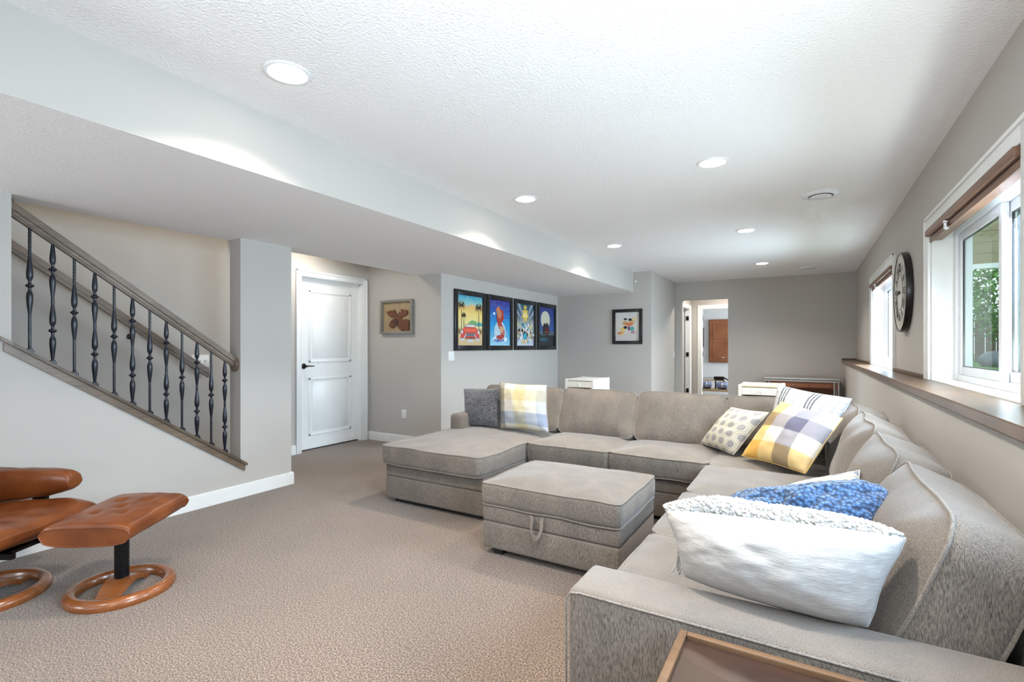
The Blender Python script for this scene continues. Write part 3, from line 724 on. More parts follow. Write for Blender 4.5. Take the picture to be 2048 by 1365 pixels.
# curled boucle strip on the back of the white pillow's top edge
bm = BM(); random.seed(3)
A0, A1 = Vector((-.345, 1.432, .768)), Vector((.183, 1.404, .800))
def strip(u): 
    arch = max(0, 1 - abs(2 * u - 1) ** 2.4); hump = .012 * math.exp(-((u - .25) / .16) ** 2)
    return A0.lerp(A1, u) + Vector((0, .026 * arch, .004 * arch + hump)), .005 + .024 * arch ** .6
tube(bm, [strip(i / 30)[0] for i in range(31)], [strip(i / 30)[1] for i in range(31)], 14)
for i in range(1500):
    c_, r_ = strip(random.random()); a = random.uniform(-.6, math.pi + .9)
    p = c_ + Vector((random.uniform(-.003, .003), -math.cos(a) * r_, math.sin(a) * r_))
    t = bmesh.new(); bmesh.ops.create_icosphere(t, subdivisions=1, radius=random.uniform(.003, .0062))
    merge(bm, t, Matrix.Translation(p) @ Matrix.Diagonal((random.uniform(.8, 1.4), random.uniform(.8, 1.3), random.uniform(.7, 1.2), 1)))
q = obj('boucle_trim', bm, white_curl, wp, smooth='all'); q['kind'] = 'stuff'
bm = BM()
for i in range(14):
    x = -.298 + random.uniform(-.006, .006); y = 1.40 + random.uniform(-.01, .01); z = .66 + random.uniform(-.012, .01)
    tube(bm, [(x, y, z), (x + random.uniform(-.01, .004), y, z - .02), (x + random.uniform(-.014, .008), y - .004, z - .045)], .0014, 4)
obj('fringe', bm, white_curl, wp)['kind'] = 'stuff'

# ------------------------------------------------------------------ glass topped side table in front of the arm
tb = thing('side_table', 'brown wooden side table with glass inset top before the near sofa arm', 'table', (.02, .86, 0))
tx0, tx1, ty0, ty1, tz = -.245, .36, .46, 1.155, .592
def bev_ring(bm, x0, x1, y0, y1, z0, z1, t):
    box(bm, x0, x0 + t, y0, y1, z0, z1, bev=.003); box(bm, x1 - t, x1, y0, y1, z0, z1, bev=.003)
    box(bm, x0 + t, x1 - t, y0, y0 + t, z0, z1, bev=.003); box(bm, x0 + t, x1 - t, y1 - t, y1, z0, z1, bev=.003)
bm = BM(); bev_ring(bm, tx0, tx1, ty0, ty1, tz - .03, tz, .018); obj('rim', bm, table_rim, tb, smooth=True)
bx('table_top', (tx0 + .016, tx1 - .016, ty0 + .016, ty1 - .016, tz - .028, tz - .012), table_wood, tb)
gm = N('table_glass'); gm.base((.9, .95, .93), .04, 0, .9, Transmission_Weight=1.0, IOR=1.45)
bx('glass_inset', (tx0 + .019, tx1 - .019, ty0 + .019, ty1 - .019, tz - .0115, tz - .003), glassmat('table_glass_sheet', (.97, .97, .95)), tb)
bm = BM(); bev_ring(bm, tx0 + .03, tx1 - .03, ty0 + .03, ty1 - .03, tz - .11, tz - .03, .018); obj('apron', bm, table_wood, tb)
for (x, y) in ((tx0 + .03, ty0 + .03), (tx1 - .07, ty0 + .03), (tx0 + .03, ty1 - .07), (tx1 - .07, ty1 - .07)): bx('leg', (x, x + .04, y, y + .04, 0, tz - .03), table_wood, tb, bev=.003)
bx('shelf', (tx0 + .06, tx1 - .06, ty0 + .06, ty1 - .06, .18, .20), table_wood, tb)

# ------------------------------------------------------------------ leather recliner and footstool
def ringbase(parent, r, w=.056, h=.046):
    bm = BM(); n = 64; prof = [(r - w, 0.004), (r - w + .003, h * .72), (r - w + .014, h), (r - .016, h), (r - .002, h * .62), (r, h * .3), (r - .004, 0)]
    t = bmesh.new(); rings = []
    for i in range(n):
        a = 2 * math.pi * i / n; rings.append([t.verts.new((q[0] * math.cos(a), q[0] * math.sin(a), q[1])) for q in prof])
    for i in range(n):
        a, b = rings[i], rings[(i + 1) % n]
        for k in range(len(prof)): t.faces.new((a[k], b[k], b[(k + 1) % len(prof)], a[(k + 1) % len(prof)]))
    bmesh.ops.recalc_face_normals(t, faces=t.faces[:]); merge(bm, t); obj('ring_base', bm, cherry, parent, smooth=60, world=False)
    # crossbar that sweeps up to the post
    t = bmesh.new(); rows = []; rin = r - w + .004
    for i in range(21):
        s = -1 + 2 * i / 20; y = s * rin; hh = .012 + .062 * (math.cos(s * math.pi) * .5 + .5) ** .8; hw = .040 + .022 * (1 - s * s) ** 1.5
        if abs(s) > .8: hw = .042
        zb = max(.006, hh - .028)
        rows.append([t.verts.new((-hw, y, zb)), t.verts.new((hw, y, zb)), t.verts.new((hw * .86, y, hh)), t.verts.new((-hw * .86, y, hh))])
    for a, b in zip(rows, rows[1:]):
        for k in range(4): t.faces.new((a[k], a[(k + 1) % 4], b[(k + 1) % 4], b[k]))
    t.faces.new(rows[0][::-1]); t.faces.new(rows[-1]); bmesh.ops.recalc_face_normals(t, faces=t.faces[:]); bm = BM(); merge(bm, t)
    obj('crossbar', bm, cherry, parent, smooth=50, world=False)
def softbox(fx, fy, fz_top, fz_bot, nx=34, ny=34, seed=0, wr=.004):
    """pad from functions over u,v in [-1,1]"""
    bm = BM(); V = {}
    for side in (1, -1):
        for i in range(nx + 1):
            for j in range(ny + 1):
                u, v = 2 * i / nx - 1, 2 * j / ny - 1
                e = i in (0, nx) or j in (0, ny); key = (i, j, 0 if e else side)
                if key in V: continue
                u2, v2 = math.sin(u * math.pi / 2), math.sin(v * math.pi / 2)
                z = fz_top(u2, v2) if side > 0 else fz_bot(u2, v2)
                if e: z = (fz_top(u2, v2) + fz_bot(u2, v2)) / 2
                z += noise.noise(Vector((u2 * 3 + seed, v2 * 3, side))) * wr
                V[key] = bm.verts.new((fx(u2, v2), fy(u2, v2), z))
    for side in (1, -1):
        for i in range(nx):
            for j in range(ny):
                ks = []
                for a, b in ((i, j), (i + 1, j), (i + 1, j + 1), (i, j + 1)):
                    e = a in (0, nx) or b in (0, ny); ks.append(V[(a, b, 0 if e else side)])
                bm.faces.new(ks if side > 0 else ks[::-1])
    bmesh.ops.recalc_face_normals(bm, faces=bm.faces[:]); return bm
sup = lambda u, p: max(0, 1 - abs(u) ** p) ** (1 / p)
fs = thing('footstool', 'cognac leather footstool on black post and round wooden ring base', 'footstool', (-2.962, 1.140, 0), R(38))
ringbase(fs, .228)
bm = BM(); lathe(bm, [(.031, .06), (.031, .325), (.05, .33), (.05, .345)], n=24); obj('post', bm, black, fs, smooth=True, world=False)
def st_top(u, v):
    x = u
    dim = 0
    for (a, b) in ((-.30, -.38), (-.30, .38), (.34, -.38), (.34, .38), (0, 0)): dim += math.exp(-((u - a) ** 2 + (v - b) ** 2) / .012)
    return .372 + .056 * sup(u, 3.2) ** .8 * (.60 + .40 * sup(v, 6)) - .004 * u - .014 * min(1, dim)
def st_bot(u, v): return .372 - .050 * sup(u, 3.0) - .004 * u
bm = softbox(lambda u, v: .188 * u * (1 - .03 * v * v), lambda u, v: .252 * v, st_top, st_bot, 40, 40, 3)
obj('cushion', bm, leather, fs, smooth='all', world=False)
for s in (-1, 1):
    bm = BM(); pts = []
    for i in range(40):
        a = 2 * math.pi * i / 40; u = math.cos(a); zz = st_top(u, .0) if math.sin(a) > 0 else st_bot(u, 0)
        mid = .372 - .004 * u
        zt = mid + ((.372 + .056 * sup(u, 3.2) ** .8 * .62 - .004 * u) - mid) * min(1, abs(math.sin(a)) * 2.5) if math.sin(a) > 0 else mid + (st_bot(u, 0) - mid) * min(1, abs(math.sin(a)) * 2.5)
        pts.append((.187 * u, s * .254, zt))
    prism(bm, pts, (0, s * .004, 0)); p_ = obj('side_panel', bm, leather, fs, smooth=30, world=False)
    pb = BM(); tube(pb, [(a_, b_ + s * .004, c_) for a_, b_, c_ in pts], .003, 6, closed=True); obj('seam', pb, leather, p_, smooth='all', world=False)
for (a, b) in ((-.30, -.38), (-.30, .38), (.34, -.38), (.34, .38), (0, 0)):
    bm = BM(); lathe(bm, [(.008, 0), (.007, .003), (.001, .0045)], .188 * a, .252 * b, st_top(a, b) - .001, 12); obj('tuft_button', bm, leather, fs, smooth=True, world=False)
ch = thing('recliner_chair', 'cognac leather recliner with ring base at the left edge', 'armchair', (-3.45, .76, 0), R(30))
ringbase(ch, .25)
bm = BM(); lathe(bm, [(.03, .06), (.03, .22), (.06, .225), (.06, .235)], n=24); obj('post', bm, black, ch, smooth=True, world=False)
bm = BM()
for s in (-1, 1): box(bm, -.24, .25, s * .10 - .012, s * .10 + .012, .235, .262)
box(bm, -.2, .2, -.1, .1, .24, .255); obj('tilt_frame', bm, black, ch, world=False)
def se_top(u, v): return .335 + (.085 * sup(u, 2.6) * (.72 + .28 * abs(v) ** 2.2) + .02 * u) * (.35 + .65 * sup(v, 5))
def se_bot(u, v): return .335 - .07 * sup(u, 2.4) * (.4 + .6 * sup(v, 4)) + .015 * u
bm = softbox(lambda u, v: .31 * u + .02, lambda u, v: .28 * v, se_top, se_bot, 40, 40, 9, .006); obj('seat', bm, leather, ch, smooth='all', world=False)
# backrest: thick leaning pad with headrest
def pad(W, L, T, M, seed):
    bm = softbox(lambda u, v: W / 2 * u, lambda u, v: L / 2 * v, lambda u, v: T * .6 * (sup(u, 3) * sup(v, 3)) ** .8, lambda u, v: -T * .4 * (sup(u, 3) * sup(v, 3)) ** .8, 26, 26, seed, .01)
    bm.transform(M); return bm
Mb = Matrix.Translation((-.36, 0, .62)) @ Matrix.Rotation(R(-22), 4, 'Y') @ Matrix.Rotation(R(90), 4, 'Y') @ Matrix.Rotation(R(90), 4, 'Z')
obj('backrest', pad(.54, .56, .20, Mb, 5), leather, ch, smooth='all', world=False)
Mb = Matrix.Translation((-.50, 0, .98)) @ Matrix.Rotation(R(-18), 4, 'Y') @ Matrix.Rotation(R(90), 4, 'Y') @ Matrix.Rotation(R(90), 4, 'Z')
obj('headrest', pad(.50, .24, .17, Mb, 6), leather, ch, smooth='all', world=False)
for s in (-1, 1):
    def ax(u, v, s=s): return -.04 + .27 * u
    bm = softbox(lambda u, v: -.125 + .30 * u, lambda u, v, s=s: s * .305 + .062 * v * (1 - .25 * u), lambda u, v: .485 + .075 * sup(v, 2.5) * sup(u, 6) + .0 * u, lambda u, v: .485 - .10 * sup(v, 2.5) * sup(u, 5) * (1 - .5 * u) , 30, 16, 11 + s, .008)
    a = obj('armrest', bm, leather, ch, smooth='all', world=False)
    bm = BM(); box(bm, -.05, .02, s * .305 - .012, s * .305 + .012, .245, .43); box(bm, -.05, .02, min(s * .11, s * .31), max(s * .11, s * .31), .245, .262); obj('arm_support', bm, black, a, world=False)

# ------------------------------------------------------------------ pictures
FL = {}
def flat(col, rough=.35):
    if col not in FL: FL[col] = plain('print_%03d' % len(FL), col, rough, var=.10, vs=60)
    return FL[col]
def vgrad(name, stops, rough=.3, nz=.25, scale=8):
    m = N(name); c = m.n('ShaderNodeTexCoord'); sp = m.n('ShaderNodeSeparateXYZ'); m.l(c.outputs['UV'], sp.inputs[0])
    n = m.noise(m.coord('UV', (scale, scale * .7, 1)), 1, 4, .6)
    f = m.math('ADD', sp.outputs[1], m.math('MULTIPLY', m.math('SUBTRACT', n, .5), nz))
    m.base(m.ramp(f, stops), rough, 0, .4); return m.m
def framed(name, label, cat, origin, axis, W, Hh, border, depth, art, bgm, shapes, mats, fm=frame_black, group=None):
    """origin: lower-left outer corner on the wall. (u right, v up, d out of the wall)"""
    def T(u, v, d):
        return Vector((origin[0] + d, origin[1] + u, origin[2] + v)) if axis == '+x' else Vector((origin[0] + u, origin[1] - d, origin[2] + v))
    g = thing(name, label, cat, tuple(T(W / 2, 0, 0)), group=group)
    def ubox(bm, u0, u1, v0, v1, d0, d1, bev=0):
        a, b = T(u0, v0, d0), T(u1, v1, d1); box(bm, min(a.x, b.x), max(a.x, b.x), min(a.y, b.y), max(a.y, b.y), min(a.z, b.z), max(a.z, b.z), bev=bev)
    for (a, b, c, d) in ((0, border, 0, Hh), (W - border, W, 0, Hh), (border, W - border, 0, border), (border, W - border, Hh - border, Hh)):
        bm = BM(); ubox(bm, a, b, c, d, .001, depth, bev=.003); obj('frame_bar', bm, fm, g, smooth=True)
    bm = BM(); ubox(bm, border - .004, W - border + .004, border - .004, Hh - border + .004, .001, .006); obj('backing', bm, dark_m, g)
    iw, ih = W - 2 * border, Hh - 2 * border
    bm = BM(); uvl = bm.loops.layers.uv.new('UVMap')
    k = 0
    def poly(pts, mi, z):
        vs = [bm.verts.new(T(border + p[0] * iw, border + p[1] * ih, z)) for p in pts]; f = bm.faces.new(vs); f.material_index = mi
        f.normal_update()
        n = Vector((1, 0, 0)) if axis == '+x' else Vector((0, -1, 0))
        if f.normal.dot(n) < 0: f.normal_flip()
        for lp in f.loops:
            i = vs.index(lp.vert); lp[uvl].uv = pts[i]
    if bgm: poly([(0, 0), (1, 0), (1, 1), (0, 1)], 0, .0075)
    for (pts, mi) in shapes:
        k += 1; poly(pts, mi, .0075 + .00006 * k)
    if art: obj('print', bm, [bgm] + [flat(c) for c in mats], g)
    else: bm.free()
    return g, T, border, iw, ih
def ell(cx, cy, rx, ry, n=20, a0=0, a1=360): return [(cx + rx * math.cos(R(a0 + (a1 - a0) * i / n)), cy + ry * math.sin(R(a0 + (a1 - a0) * i / n))) for i in range(n + (a1 - a0 != 360))]
def palm(cx, base, top, s, mi):
    out = [([(cx - .012, base), (cx + .018, base), (cx + .006, top), (cx - .010, top)], mi)]
    for a in (200, 170, 140, 110, 75, 45, 15, -20, -50, 230):
        L = s * (1 if 0 < a < 180 else 1.05); tip = (cx + L * math.cos(R(a)), top + .5 * L * math.sin(R(a)) - .35 * s * abs(math.cos(R(a))))
        mid = (cx + .55 * L * math.cos(R(a)), top + .45 * L * math.sin(R(a)) + .01)
        out.append(([(cx, top + .006), (mid[0], mid[1] + .018), tip, (mid[0] + .004, mid[1] - .014), (cx, top - .012)], mi))
    return out
PX, PW, PZ, PH = XP, .69, 1.179, .775
# 1: beach sunset, palms and red convertible
g1 = vgrad('sunset_print', [(0, (.62, .45, .26)), (.22, (.75, .55, .30)), (.36, (.78, .70, .35)), (.6, (.85, .66, .22)), (.78, (.80, .50, .16)), (.86, (.25, .55, .55)), (1, (.06, .35, .50))])
S = []
S += [(ell(.62, .40, .22, .11, 20, 0, 180), 3), (ell(.88, .40, .16, .08, 20, 0, 180), 4)]
S += palm(.16, .22, .80, .17, 0) + palm(.25, .30, .60, .10, 0) + palm(.85, .18, .78, .18, 0)
for (x, s) in ((.08, .06), (.93, .07)):
    for k in range(7): S.append(([(x - .01, .22), (x + .01, .22), (x + (k - 3) * .028, .36 + .02 * (k % 2))], 5))
S += [([(.12, .14), (.14, .26), (.20, .33), (.30, .37), (.70, .37), (.80, .33), (.86, .26), (.88, .14)], 1), ([(.27, .37), (.33, .43), (.67, .43), (.73, .37)], 6),
      ([(.30, .375), (.345, .42), (.655, .42), (.70, .375)], 7), ([(.24, .34), (.76, .34), (.70, .28), (.30, .28)], 8),
      (ell(.17, .27, .045, .035), 2), (ell(.83, .27, .045, .035), 2), ([(.28, .19), (.72, .19), (.66, .25), (.34, .25)], 9), ([(.10, .13), (.25, .15), (.32, .24), (.34, .22), (.28, .13), (.25, .10), (.12, .10)], 2),
      ([(.90, .13), (.75, .15), (.68, .24), (.66, .22), (.72, .13), (.75, .10), (.88, .10)], 2), ([(.27, .13), (.73, .13), (.71, .17), (.29, .17)], 10), ([(.38, .07), (.62, .07), (.60, .12), (.40, .12)], 2)]
S += [([(.36 + .04 * i, .195), (.368 + .04 * i, .195), (.368 + .04 * i, .245), (.36 + .04 * i, .245)], 2) for i in range(8)]
framed('framed_poster', 'black framed poster of a red convertible between palms, leftmost of the four', 'poster', (PX, 4.93, PZ), '+x', PW, PH, .066, .026, True, g1,
       [(p, i + 1) for p, i in S], [(.03, .025, .015), (.62, .08, .06), (.55, .62, .66), (.18, .42, .16), (.10, .38, .36), (.28, .14, .05), (.45, .10, .08), (.60, .72, .70), (.80, .14, .08), (.08, .08, .09), (.30, .08, .07)], group='framed posters on the left wall')
# 2: blue night sky over a splash, plain shapes
g2 = vgrad('blue_splash_print', [(0, (.35, .62, .75)), (.2, (.10, .42, .68)), (.5, (.02, .28, .62)), (.75, (.02, .10, .42)), (1, (.05, .03, .25))], nz=.35, scale=14)
random.seed(5); S = []
for i in range(70): 
    x, y = random.random(), random.uniform(.5, .98); r = random.uniform(.004, .010); S.append((ell(x, y, r, r * .9, 6), 0))
S += [(ell(.50, .30, .28, .24, 24), 3), (ell(.5, .14, .36, .07, 24), 0), ([(.40, .86), (.66, .78), (.70, .60), (.56, .50), (.74, .34), (.70, .16), (.30, .14), (.34, .22), (.56, .24), (.40, .44), (.34, .62)], 1),
      ([(.30, .80), (.44, .88), (.60, .70), (.50, .58), (.38, .66)], 2), ([(.50, .44), (.70, .40), (.64, .28), (.48, .30)], 4), (ell(.22, .70, .05, .03), 0), (ell(.46, .12, .26, .045), 5), (ell(.50, .15, .12, .03), 1)]
for i in range(120):
    a = random.uniform(0, 360); rr_ = random.uniform(.15, .40); S.append((ell(.5 + rr_ * math.cos(R(a)), max(.02, .22 + rr_ * .55 * math.sin(R(a))), .010, .008, 5), 0))
framed('framed_poster', 'black framed deep blue poster with a red shape over a splash, second from left', 'poster', (PX, 5.655, PZ), '+x', PW, PH, .066, .026, True, g2,
       [(p, i + 1) for p, i in S], [(.72, .85, .92), (.40, .045, .03), (.52, .20, .10), (.45, .62, .70), (.62, .36, .20), (.05, .14, .45)], group='framed posters on the left wall')
# 3: gold burst with beams over a coloured crowd of dots
g3 = vgrad('beams_print', [(0, (.40, .46, .60)), (.25, (.28, .30, .38)), (.5, (.45, .45, .40)), (.7, (.04, .12, .16)), (1, (.02, .09, .12))])
S = [([(.5, .52), (.0, .90), (.0, .78)], 0), ([(.5, .52), (.06, 1), (.22, 1)], 0), ([(.5, .52), (.80, 1), (.97, 1)], 0), ([(.5, .52), (1, .90), (1, .76)], 0)]
star = []
for i in range(14):
    a = R(90 + i * 360 / 14); r = .22 if i % 2 == 0 else .13; star.append((.5 + r * math.cos(a), .74 + r * .95 * math.sin(a)))
S.append((star, 1)); S.append((ell(.5, .93, .09, .045), 1)); S.append((ell(.5, .74, .12, .07), 2))
for i in range(12):
    x = i / 12; S.append(([(x, 0), (x + 1 / 24, 0), (.5 + (x - .5) * .5 + .02, .25), (.5 + (x - .5) * .5, .25)], 3))
for i in range(150):
    x = random.gauss(.5, .27); y = random.uniform(.08, .52)
    if 0.03 < x < .97: r = random.uniform(.02, .05); S.append((ell(x, y, r, r * .8, 10), random.choice([4, 5, 6, 7, 8, 9, 4, 7])))
S.append((ell(.46, .22, .12, .08), 6))
framed('framed_poster', 'black framed poster with gold starburst and beams above bright dots, third from left', 'poster', (PX, 6.402, PZ), '+x', PW, PH, .066, .026, True, g3,
       [(p, i + 1) for p, i in S], [(.30, .32, .40), (.72, .50, .10), (.85, .68, .25), (.78, .82, .88), (.75, .70, .62), (.02, .02, .02), (.05, .35, .50), (.85, .85, .80), (.60, .28, .10), (.78, .62, .12)], group='framed posters on the left wall')
# 4: moon over dark hills
g4 = vgrad('moonlit_print', [(0, (.05, .06, .07)), (.25, (.02, .05, .06)), (.34, (.10, .16, .22)), (.42, (.04, .10, .30)), (1, (.03, .04, .22))])
S = [(ell(.42, .68, .30, .225, 36), 0), ([(.22, .30), (.26, .52), (.34, .60), (.44, .56), (.52, .62), (.62, .54), (.68, .40), (.72, .30)], 1), ([(.40, .30), (.44, .46), (.54, .50), (.64, .40), (.68, .30)], 2), ([(0, 0), (1, 0), (1, .30), (.75, .26), (.5, .30), (.2, .26), (0, .30)], 3)]
for i in range(60): S.append((ell(random.random(), random.uniform(.27, .38), .012, .008, 6), random.choice([4, 5, 5])))
S.append((ell(.3, .16, .28, .05), 6))
framed('framed_poster', 'black framed poster of a full moon over dark hills, rightmost of the four', 'poster', (PX, 7.145, PZ), '+x', PW, PH, .066, .026, True, g4,
       [(p, i + 1) for p, i in S], [(.62, .60, .48), (.02, .012, .015), (.13, .015, .015), (.02, .025, .03), (.55, .60, .60), (.08, .14, .10), (.02, .10, .13)], group='framed posters on the left wall')
# 5: small picture of coloured blots
g5 = vgrad('cream_print', [(0, (.58, .54, .50)), (.5, (.66, .63, .57)), (1, (.64, .62, .60))], nz=.4)
S = [(ell(.42, .62, .13, .07), 2), (ell(.70, .66, .13, .07), 3), (ell(.42, .76, .07, .04), 0), (ell(.62, .74, .08, .045), 0), (ell(.80, .78, .10, .04), 4), (ell(.58, .58, .18, .06), 1), (ell(.30, .40, .11, .08), 4), (ell(.42, .47, .08, .05), 0),
     (ell(.70, .42, .09, .09), 5), (ell(.57, .44, .05, .08), 6), (ell(.22, .27, .13, .05), 1), (ell(.30, .24, .08, .035), 4), (ell(.78, .29, .15, .045), 7), (ell(.86, .28, .06, .03), 8)]
framed('framed_picture', 'small black framed picture of coloured blots on cream, on the dark alcove wall', 'picture', (-2.765, YK, 1.272), '-y', .50, .572, .052, .026, True, g5,
       [(p, i + 1) for p, i in S], [(.02, .015, .015), (.62, .20, .08), (.60, .34, .12), (.62, .40, .18), (.72, .54, .18), (.10, .38, .34), (.18, .06, .16), (.50, .22, .32), (.66, .56, .52)])
# moose on planks
g, T, bd, iw, ih = framed('moose_picture', 'wooden moose head cut-out on planks in a grey wood frame', 'picture', (-4.745, YM, 1.392), '-y', .545, .432, .030, .050, False, None, [], [], fm=greywood)
npk = 5
for i in range(npk):
    bm = BM(); a = T(bd + iw * i / npk + .001, bd, .006); b = T(bd + iw * (i + 1) / npk - .001, bd + ih, .016); box(bm, min(a.x, b.x), max(a.x, b.x), min(a.y, b.y), max(a.y, b.y), a.z, b.z, bev=.001); obj('plank', bm, pine, g)
mo = [(.72, .02), (.60, .10), (.56, .18), (.50, .20), (.43, .17), (.38, .11), (.33, .12), (.26, .18), (.25, .25), (.30, .34), (.37, .42), (.45, .44), (.46, .47), (.35, .48), (.24, .54), (.18, .62), (.17, .70), (.22, .66), (.24, .72), (.29, .67), (.33, .74), (.38, .68), (.42, .75), (.47, .71), (.50, .62), (.54, .58), (.58, .60), (.62, .58),
      (.60, .66), (.64, .62), (.68, .62), (.69, .76), (.73, .70), (.77, .74), (.81, .68), (.87, .73), (.92, .66), (.90, .58), (.82, .53), (.73, .50), (.66, .43), (.72, .40), (.82, .41), (.92, .40), (.97, .34), (.97, .06), (.90, .03), (.80, .06)]
bm = BM(); prism(bm, [T(bd + (p[0] * .97) * iw, bd + p[1] * 1.0 * ih, .0165) for p in mo], (0, -.016, 0)); me_ = obj('moose_cutout', bm, moose_m, g)
bm = BM(); prism(bm, [T(bd + p[0] * iw, bd + p[1] * ih, .0326) for p in [(.40, .40), (.50, .44), (.56, .36), (.54, .24), (.47, .20), (.42, .26)]], (0, -.004, 0)); obj('face_shading', bm, plain('dark_moose_wood', (.05, .012, .006), .4), me_)  # darker wood piece on the moose face

# ------------------------------------------------------------------ wall clock
ck = thing('wall_clock', 'round cream wall clock with black Roman numerals between the two windows', 'clock', (XR, 5.0, 1.663))
CY, CZ, CR = 5.0, 1.663, .318
MC = Matrix.Translation((XR - .001, CY, CZ)) @ Matrix.Rotation(R(-90), 4, 'Y')
bm = BM(); lathe(bm, [(CR - .006, 0), (CR, .004), (CR, .038), (CR - .004, .046), (CR - .010, .046), (CR - .012, .040)], n=64, cap=False, M=MC); obj('rim', bm, frame_black, ck, smooth=True)
m = N('clock_face'); v = m.coord(); cface = m.base(m.ramp(m.noise(v, 9, 5, .7), [(.35, (.50, .48, .43)), (.55, (.68, .66, .60))]), .6)
bm = BM(); lathe(bm, [(.001, .0405), (CR - .011, .0405), (CR - .011, .042), (.001, .042)], n=64, M=MC); obj('face', bm, cface, ck)
bm = BM()
for rad, tk in ((.295, .0022), (.262, .0018), (.235, .002), (.148, .0022), (.138, .0012)):
    lathe(bm, [(rad, .0423), (rad + tk, .0423), (rad + tk, .0432), (rad, .0432), (rad, .0423)], n=64, cap=False, M=MC)
obj('minute_track', bm, frame_black, ck)
def on_clock(r, ang):  # ang clockwise from 12 as seen from the room
    return Vector((XR - .0445, CY - r * math.sin(ang), CZ + r * math.cos(ang)))
for i in range(12):
    ang = R(30 * (i + 1)); txt = ['I', 'II', 'III', 'IIII', 'V', 'VI', 'VII', 'VIII', 'IX', 'X', 'XI', 'XII'][i]
    cu = bpy.data.curves.new('numeral', 'FONT'); cu.body = txt; cu.size = .098; cu.extrude = .0006; cu.align_x = 'CENTER'; cu.align_y = 'CENTER'
    tmp = bpy.data.objects.new('tmp', cu); C.objects.link(tmp); dg = bpy.context.evaluated_depsgraph_get(); me = bpy.data.meshes.new_from_object(tmp.evaluated_get(dg)); bpy.data.objects.remove(tmp)
    p = on_clock(.190, ang); upv = (on_clock(.2, ang) - on_clock(.1, ang)).normalized(); nv = Vector((-1, 0, 0)); rv = upv.cross(nv)
    me.transform(Matrix.Diagonal((.8, 1.05, 1, 1))); me.transform(basis(p, rv, upv, nv)); me.transform(Matrix.Translation(-Vector(ck.location)))
    me.materials.clear(); me.materials.append(frame_black); o = bpy.data.objects.new('numeral', me); C.objects.link(o); o.parent = ck
for (L, ang, wd) in ((.10, R(272), .012), (.145, R(264), .008)):
    a = on_clock(-.03, ang) + Vector((-.003, 0, 0)); b = on_clock(L, ang) + Vector((-.003, 0, 0)); d = (b - a).normalized(); s = d.cross(Vector((1, 0, 0))) * wd
    bm = BM(); mid = a.lerp(b, .55); prism(bm, [a - s * .4, mid - s, b, mid + s, a + s * .4], (-.002, 0, 0)); obj('hand', bm, frame_black, ck)
bm = BM(); lathe(bm, [(.014, .045), (.014, .051), (.004, .054)], n=16, M=MC); obj('hub', bm, frame_black, ck, smooth=True)

# ------------------------------------------------------------------ furniture behind the sofa
def crate(x0, x1, y0, y1, ztop, label, topm):
    g = thing('bedside_chest', label, 'chest', ((x0 + x1) / 2, (y0 + y1) / 2, 0))
    for (x, y) in ((x0, y0), (x1 - .035, y0), (x0, y1 - .035), (x1 - .035, y1 - .035)): bx('post', (x, x + .035, y, y + .035, 0, ztop), whitewood, g, bev=.003)
    bx('side_panel', (x0 + .008, x0 + .024, y0 + .035, y1 - .035, .06, ztop - .004), whitewood, g); bx('side_panel', (x1 - .024, x1 - .006, y0 + .035, y1 - .035, .06, ztop - .004), whitewood, g)
    bx('table_top', (x0 + .035, x1 - .035, y0 + .004, y1, ztop - .022, ztop - .003), topm, g)
    for k in range(3):
        z1 = ztop - .03 - k * .2 - (.0 if k == 0 else .03); z0 = z1 - (.085 if k == 0 else .17)
        d = bx('drawer', (x0 + .038, x1 - .038, y0 + .006, y1 - .05, z0, z1), whitewood, g, bev=.002)
        bm = BM(); lathe(bm, [(.006, 0), (.006, .012), (.014, .018), (.010, .026)], n=12, M=Matrix.Translation(((x0 + x1) / 2, y0 + .006, (z0 + z1) / 2)) @ Matrix.Rotation(R(90), 4, 'X')); obj('knob', bm, whitewood, d, smooth=True)
    bx('back_panel', (x0 + .03, x1 - .03, y1 - .02, y1 - .008, .06, ztop - .03), desk_wood, g)
crate(-2.93, -2.50, 6.40, 7.04, .775, 'white wooden chest behind the sofa below the small picture', whitewood)
crate(-.69, -.22, 6.40, 6.95, .780, 'white wooden chest with cream top behind the sofa corner', creamwood)
dk = thing('metal_top_desk', 'brown wooden desk with steel edged top against the rear wall', 'desk', (-.06, 9.2, 0))
dx0, dx1, dy0, dy1 = -.58, .445, 8.92, 9.60
bx('table_top', (dx0, dx1, dy0, dy1, .713, .738), steel, dk, bev=.004); bx('edge_gap', (dx0 + .01, dx1 - .01, dy0 + .01, dy1 - .01, .703, .713), dark_m, dk); bx('under_rail', (dx0 + .004, dx1 - .004, dy0 + .004, dy1 - .01, .681, .703), steel, dk, bev=.004)
bx('apron', (dx0 + .03, dx1 - .03, dy0 + .03, dy1 - .03, .585, .681), desk_wood, dk)
for (a, b) in ((dx0 + .20, dx0 + .62), (dx0 + .625, dx1 - .12)):
    d = bx('drawer', (a, b, dy0 + .018, dy0 + .032, .60, .655), desk_wood, dk, bev=.002)
    if b < .1: bx('knob', ((a + b) / 2 - .008, (a + b) / 2 + .008, dy0 + .002, dy0 + .018, .62, .636), chrome, d, bev=.003)
for (x, y) in ((dx0 + .07, dy0 + .02), (dx1 - .075, dy0 + .02), (dx0 + .03, dy1 - .06), (dx1 - .02, dy1 - .06), (dx1 - .02, dy0 + .03), (dx0 + .01, dy0 + .03)):
    bm = BM(); lathe(bm, [(.011, 0), (.011, .681)], x, y, 0, 12); obj('leg', bm, steel, dk, smooth=True)
bx('modesty_panel', (dx0 + .04, dx1 - .04, dy1 - .05, dy1 - .04, .12, .6), desk_wood, dk)

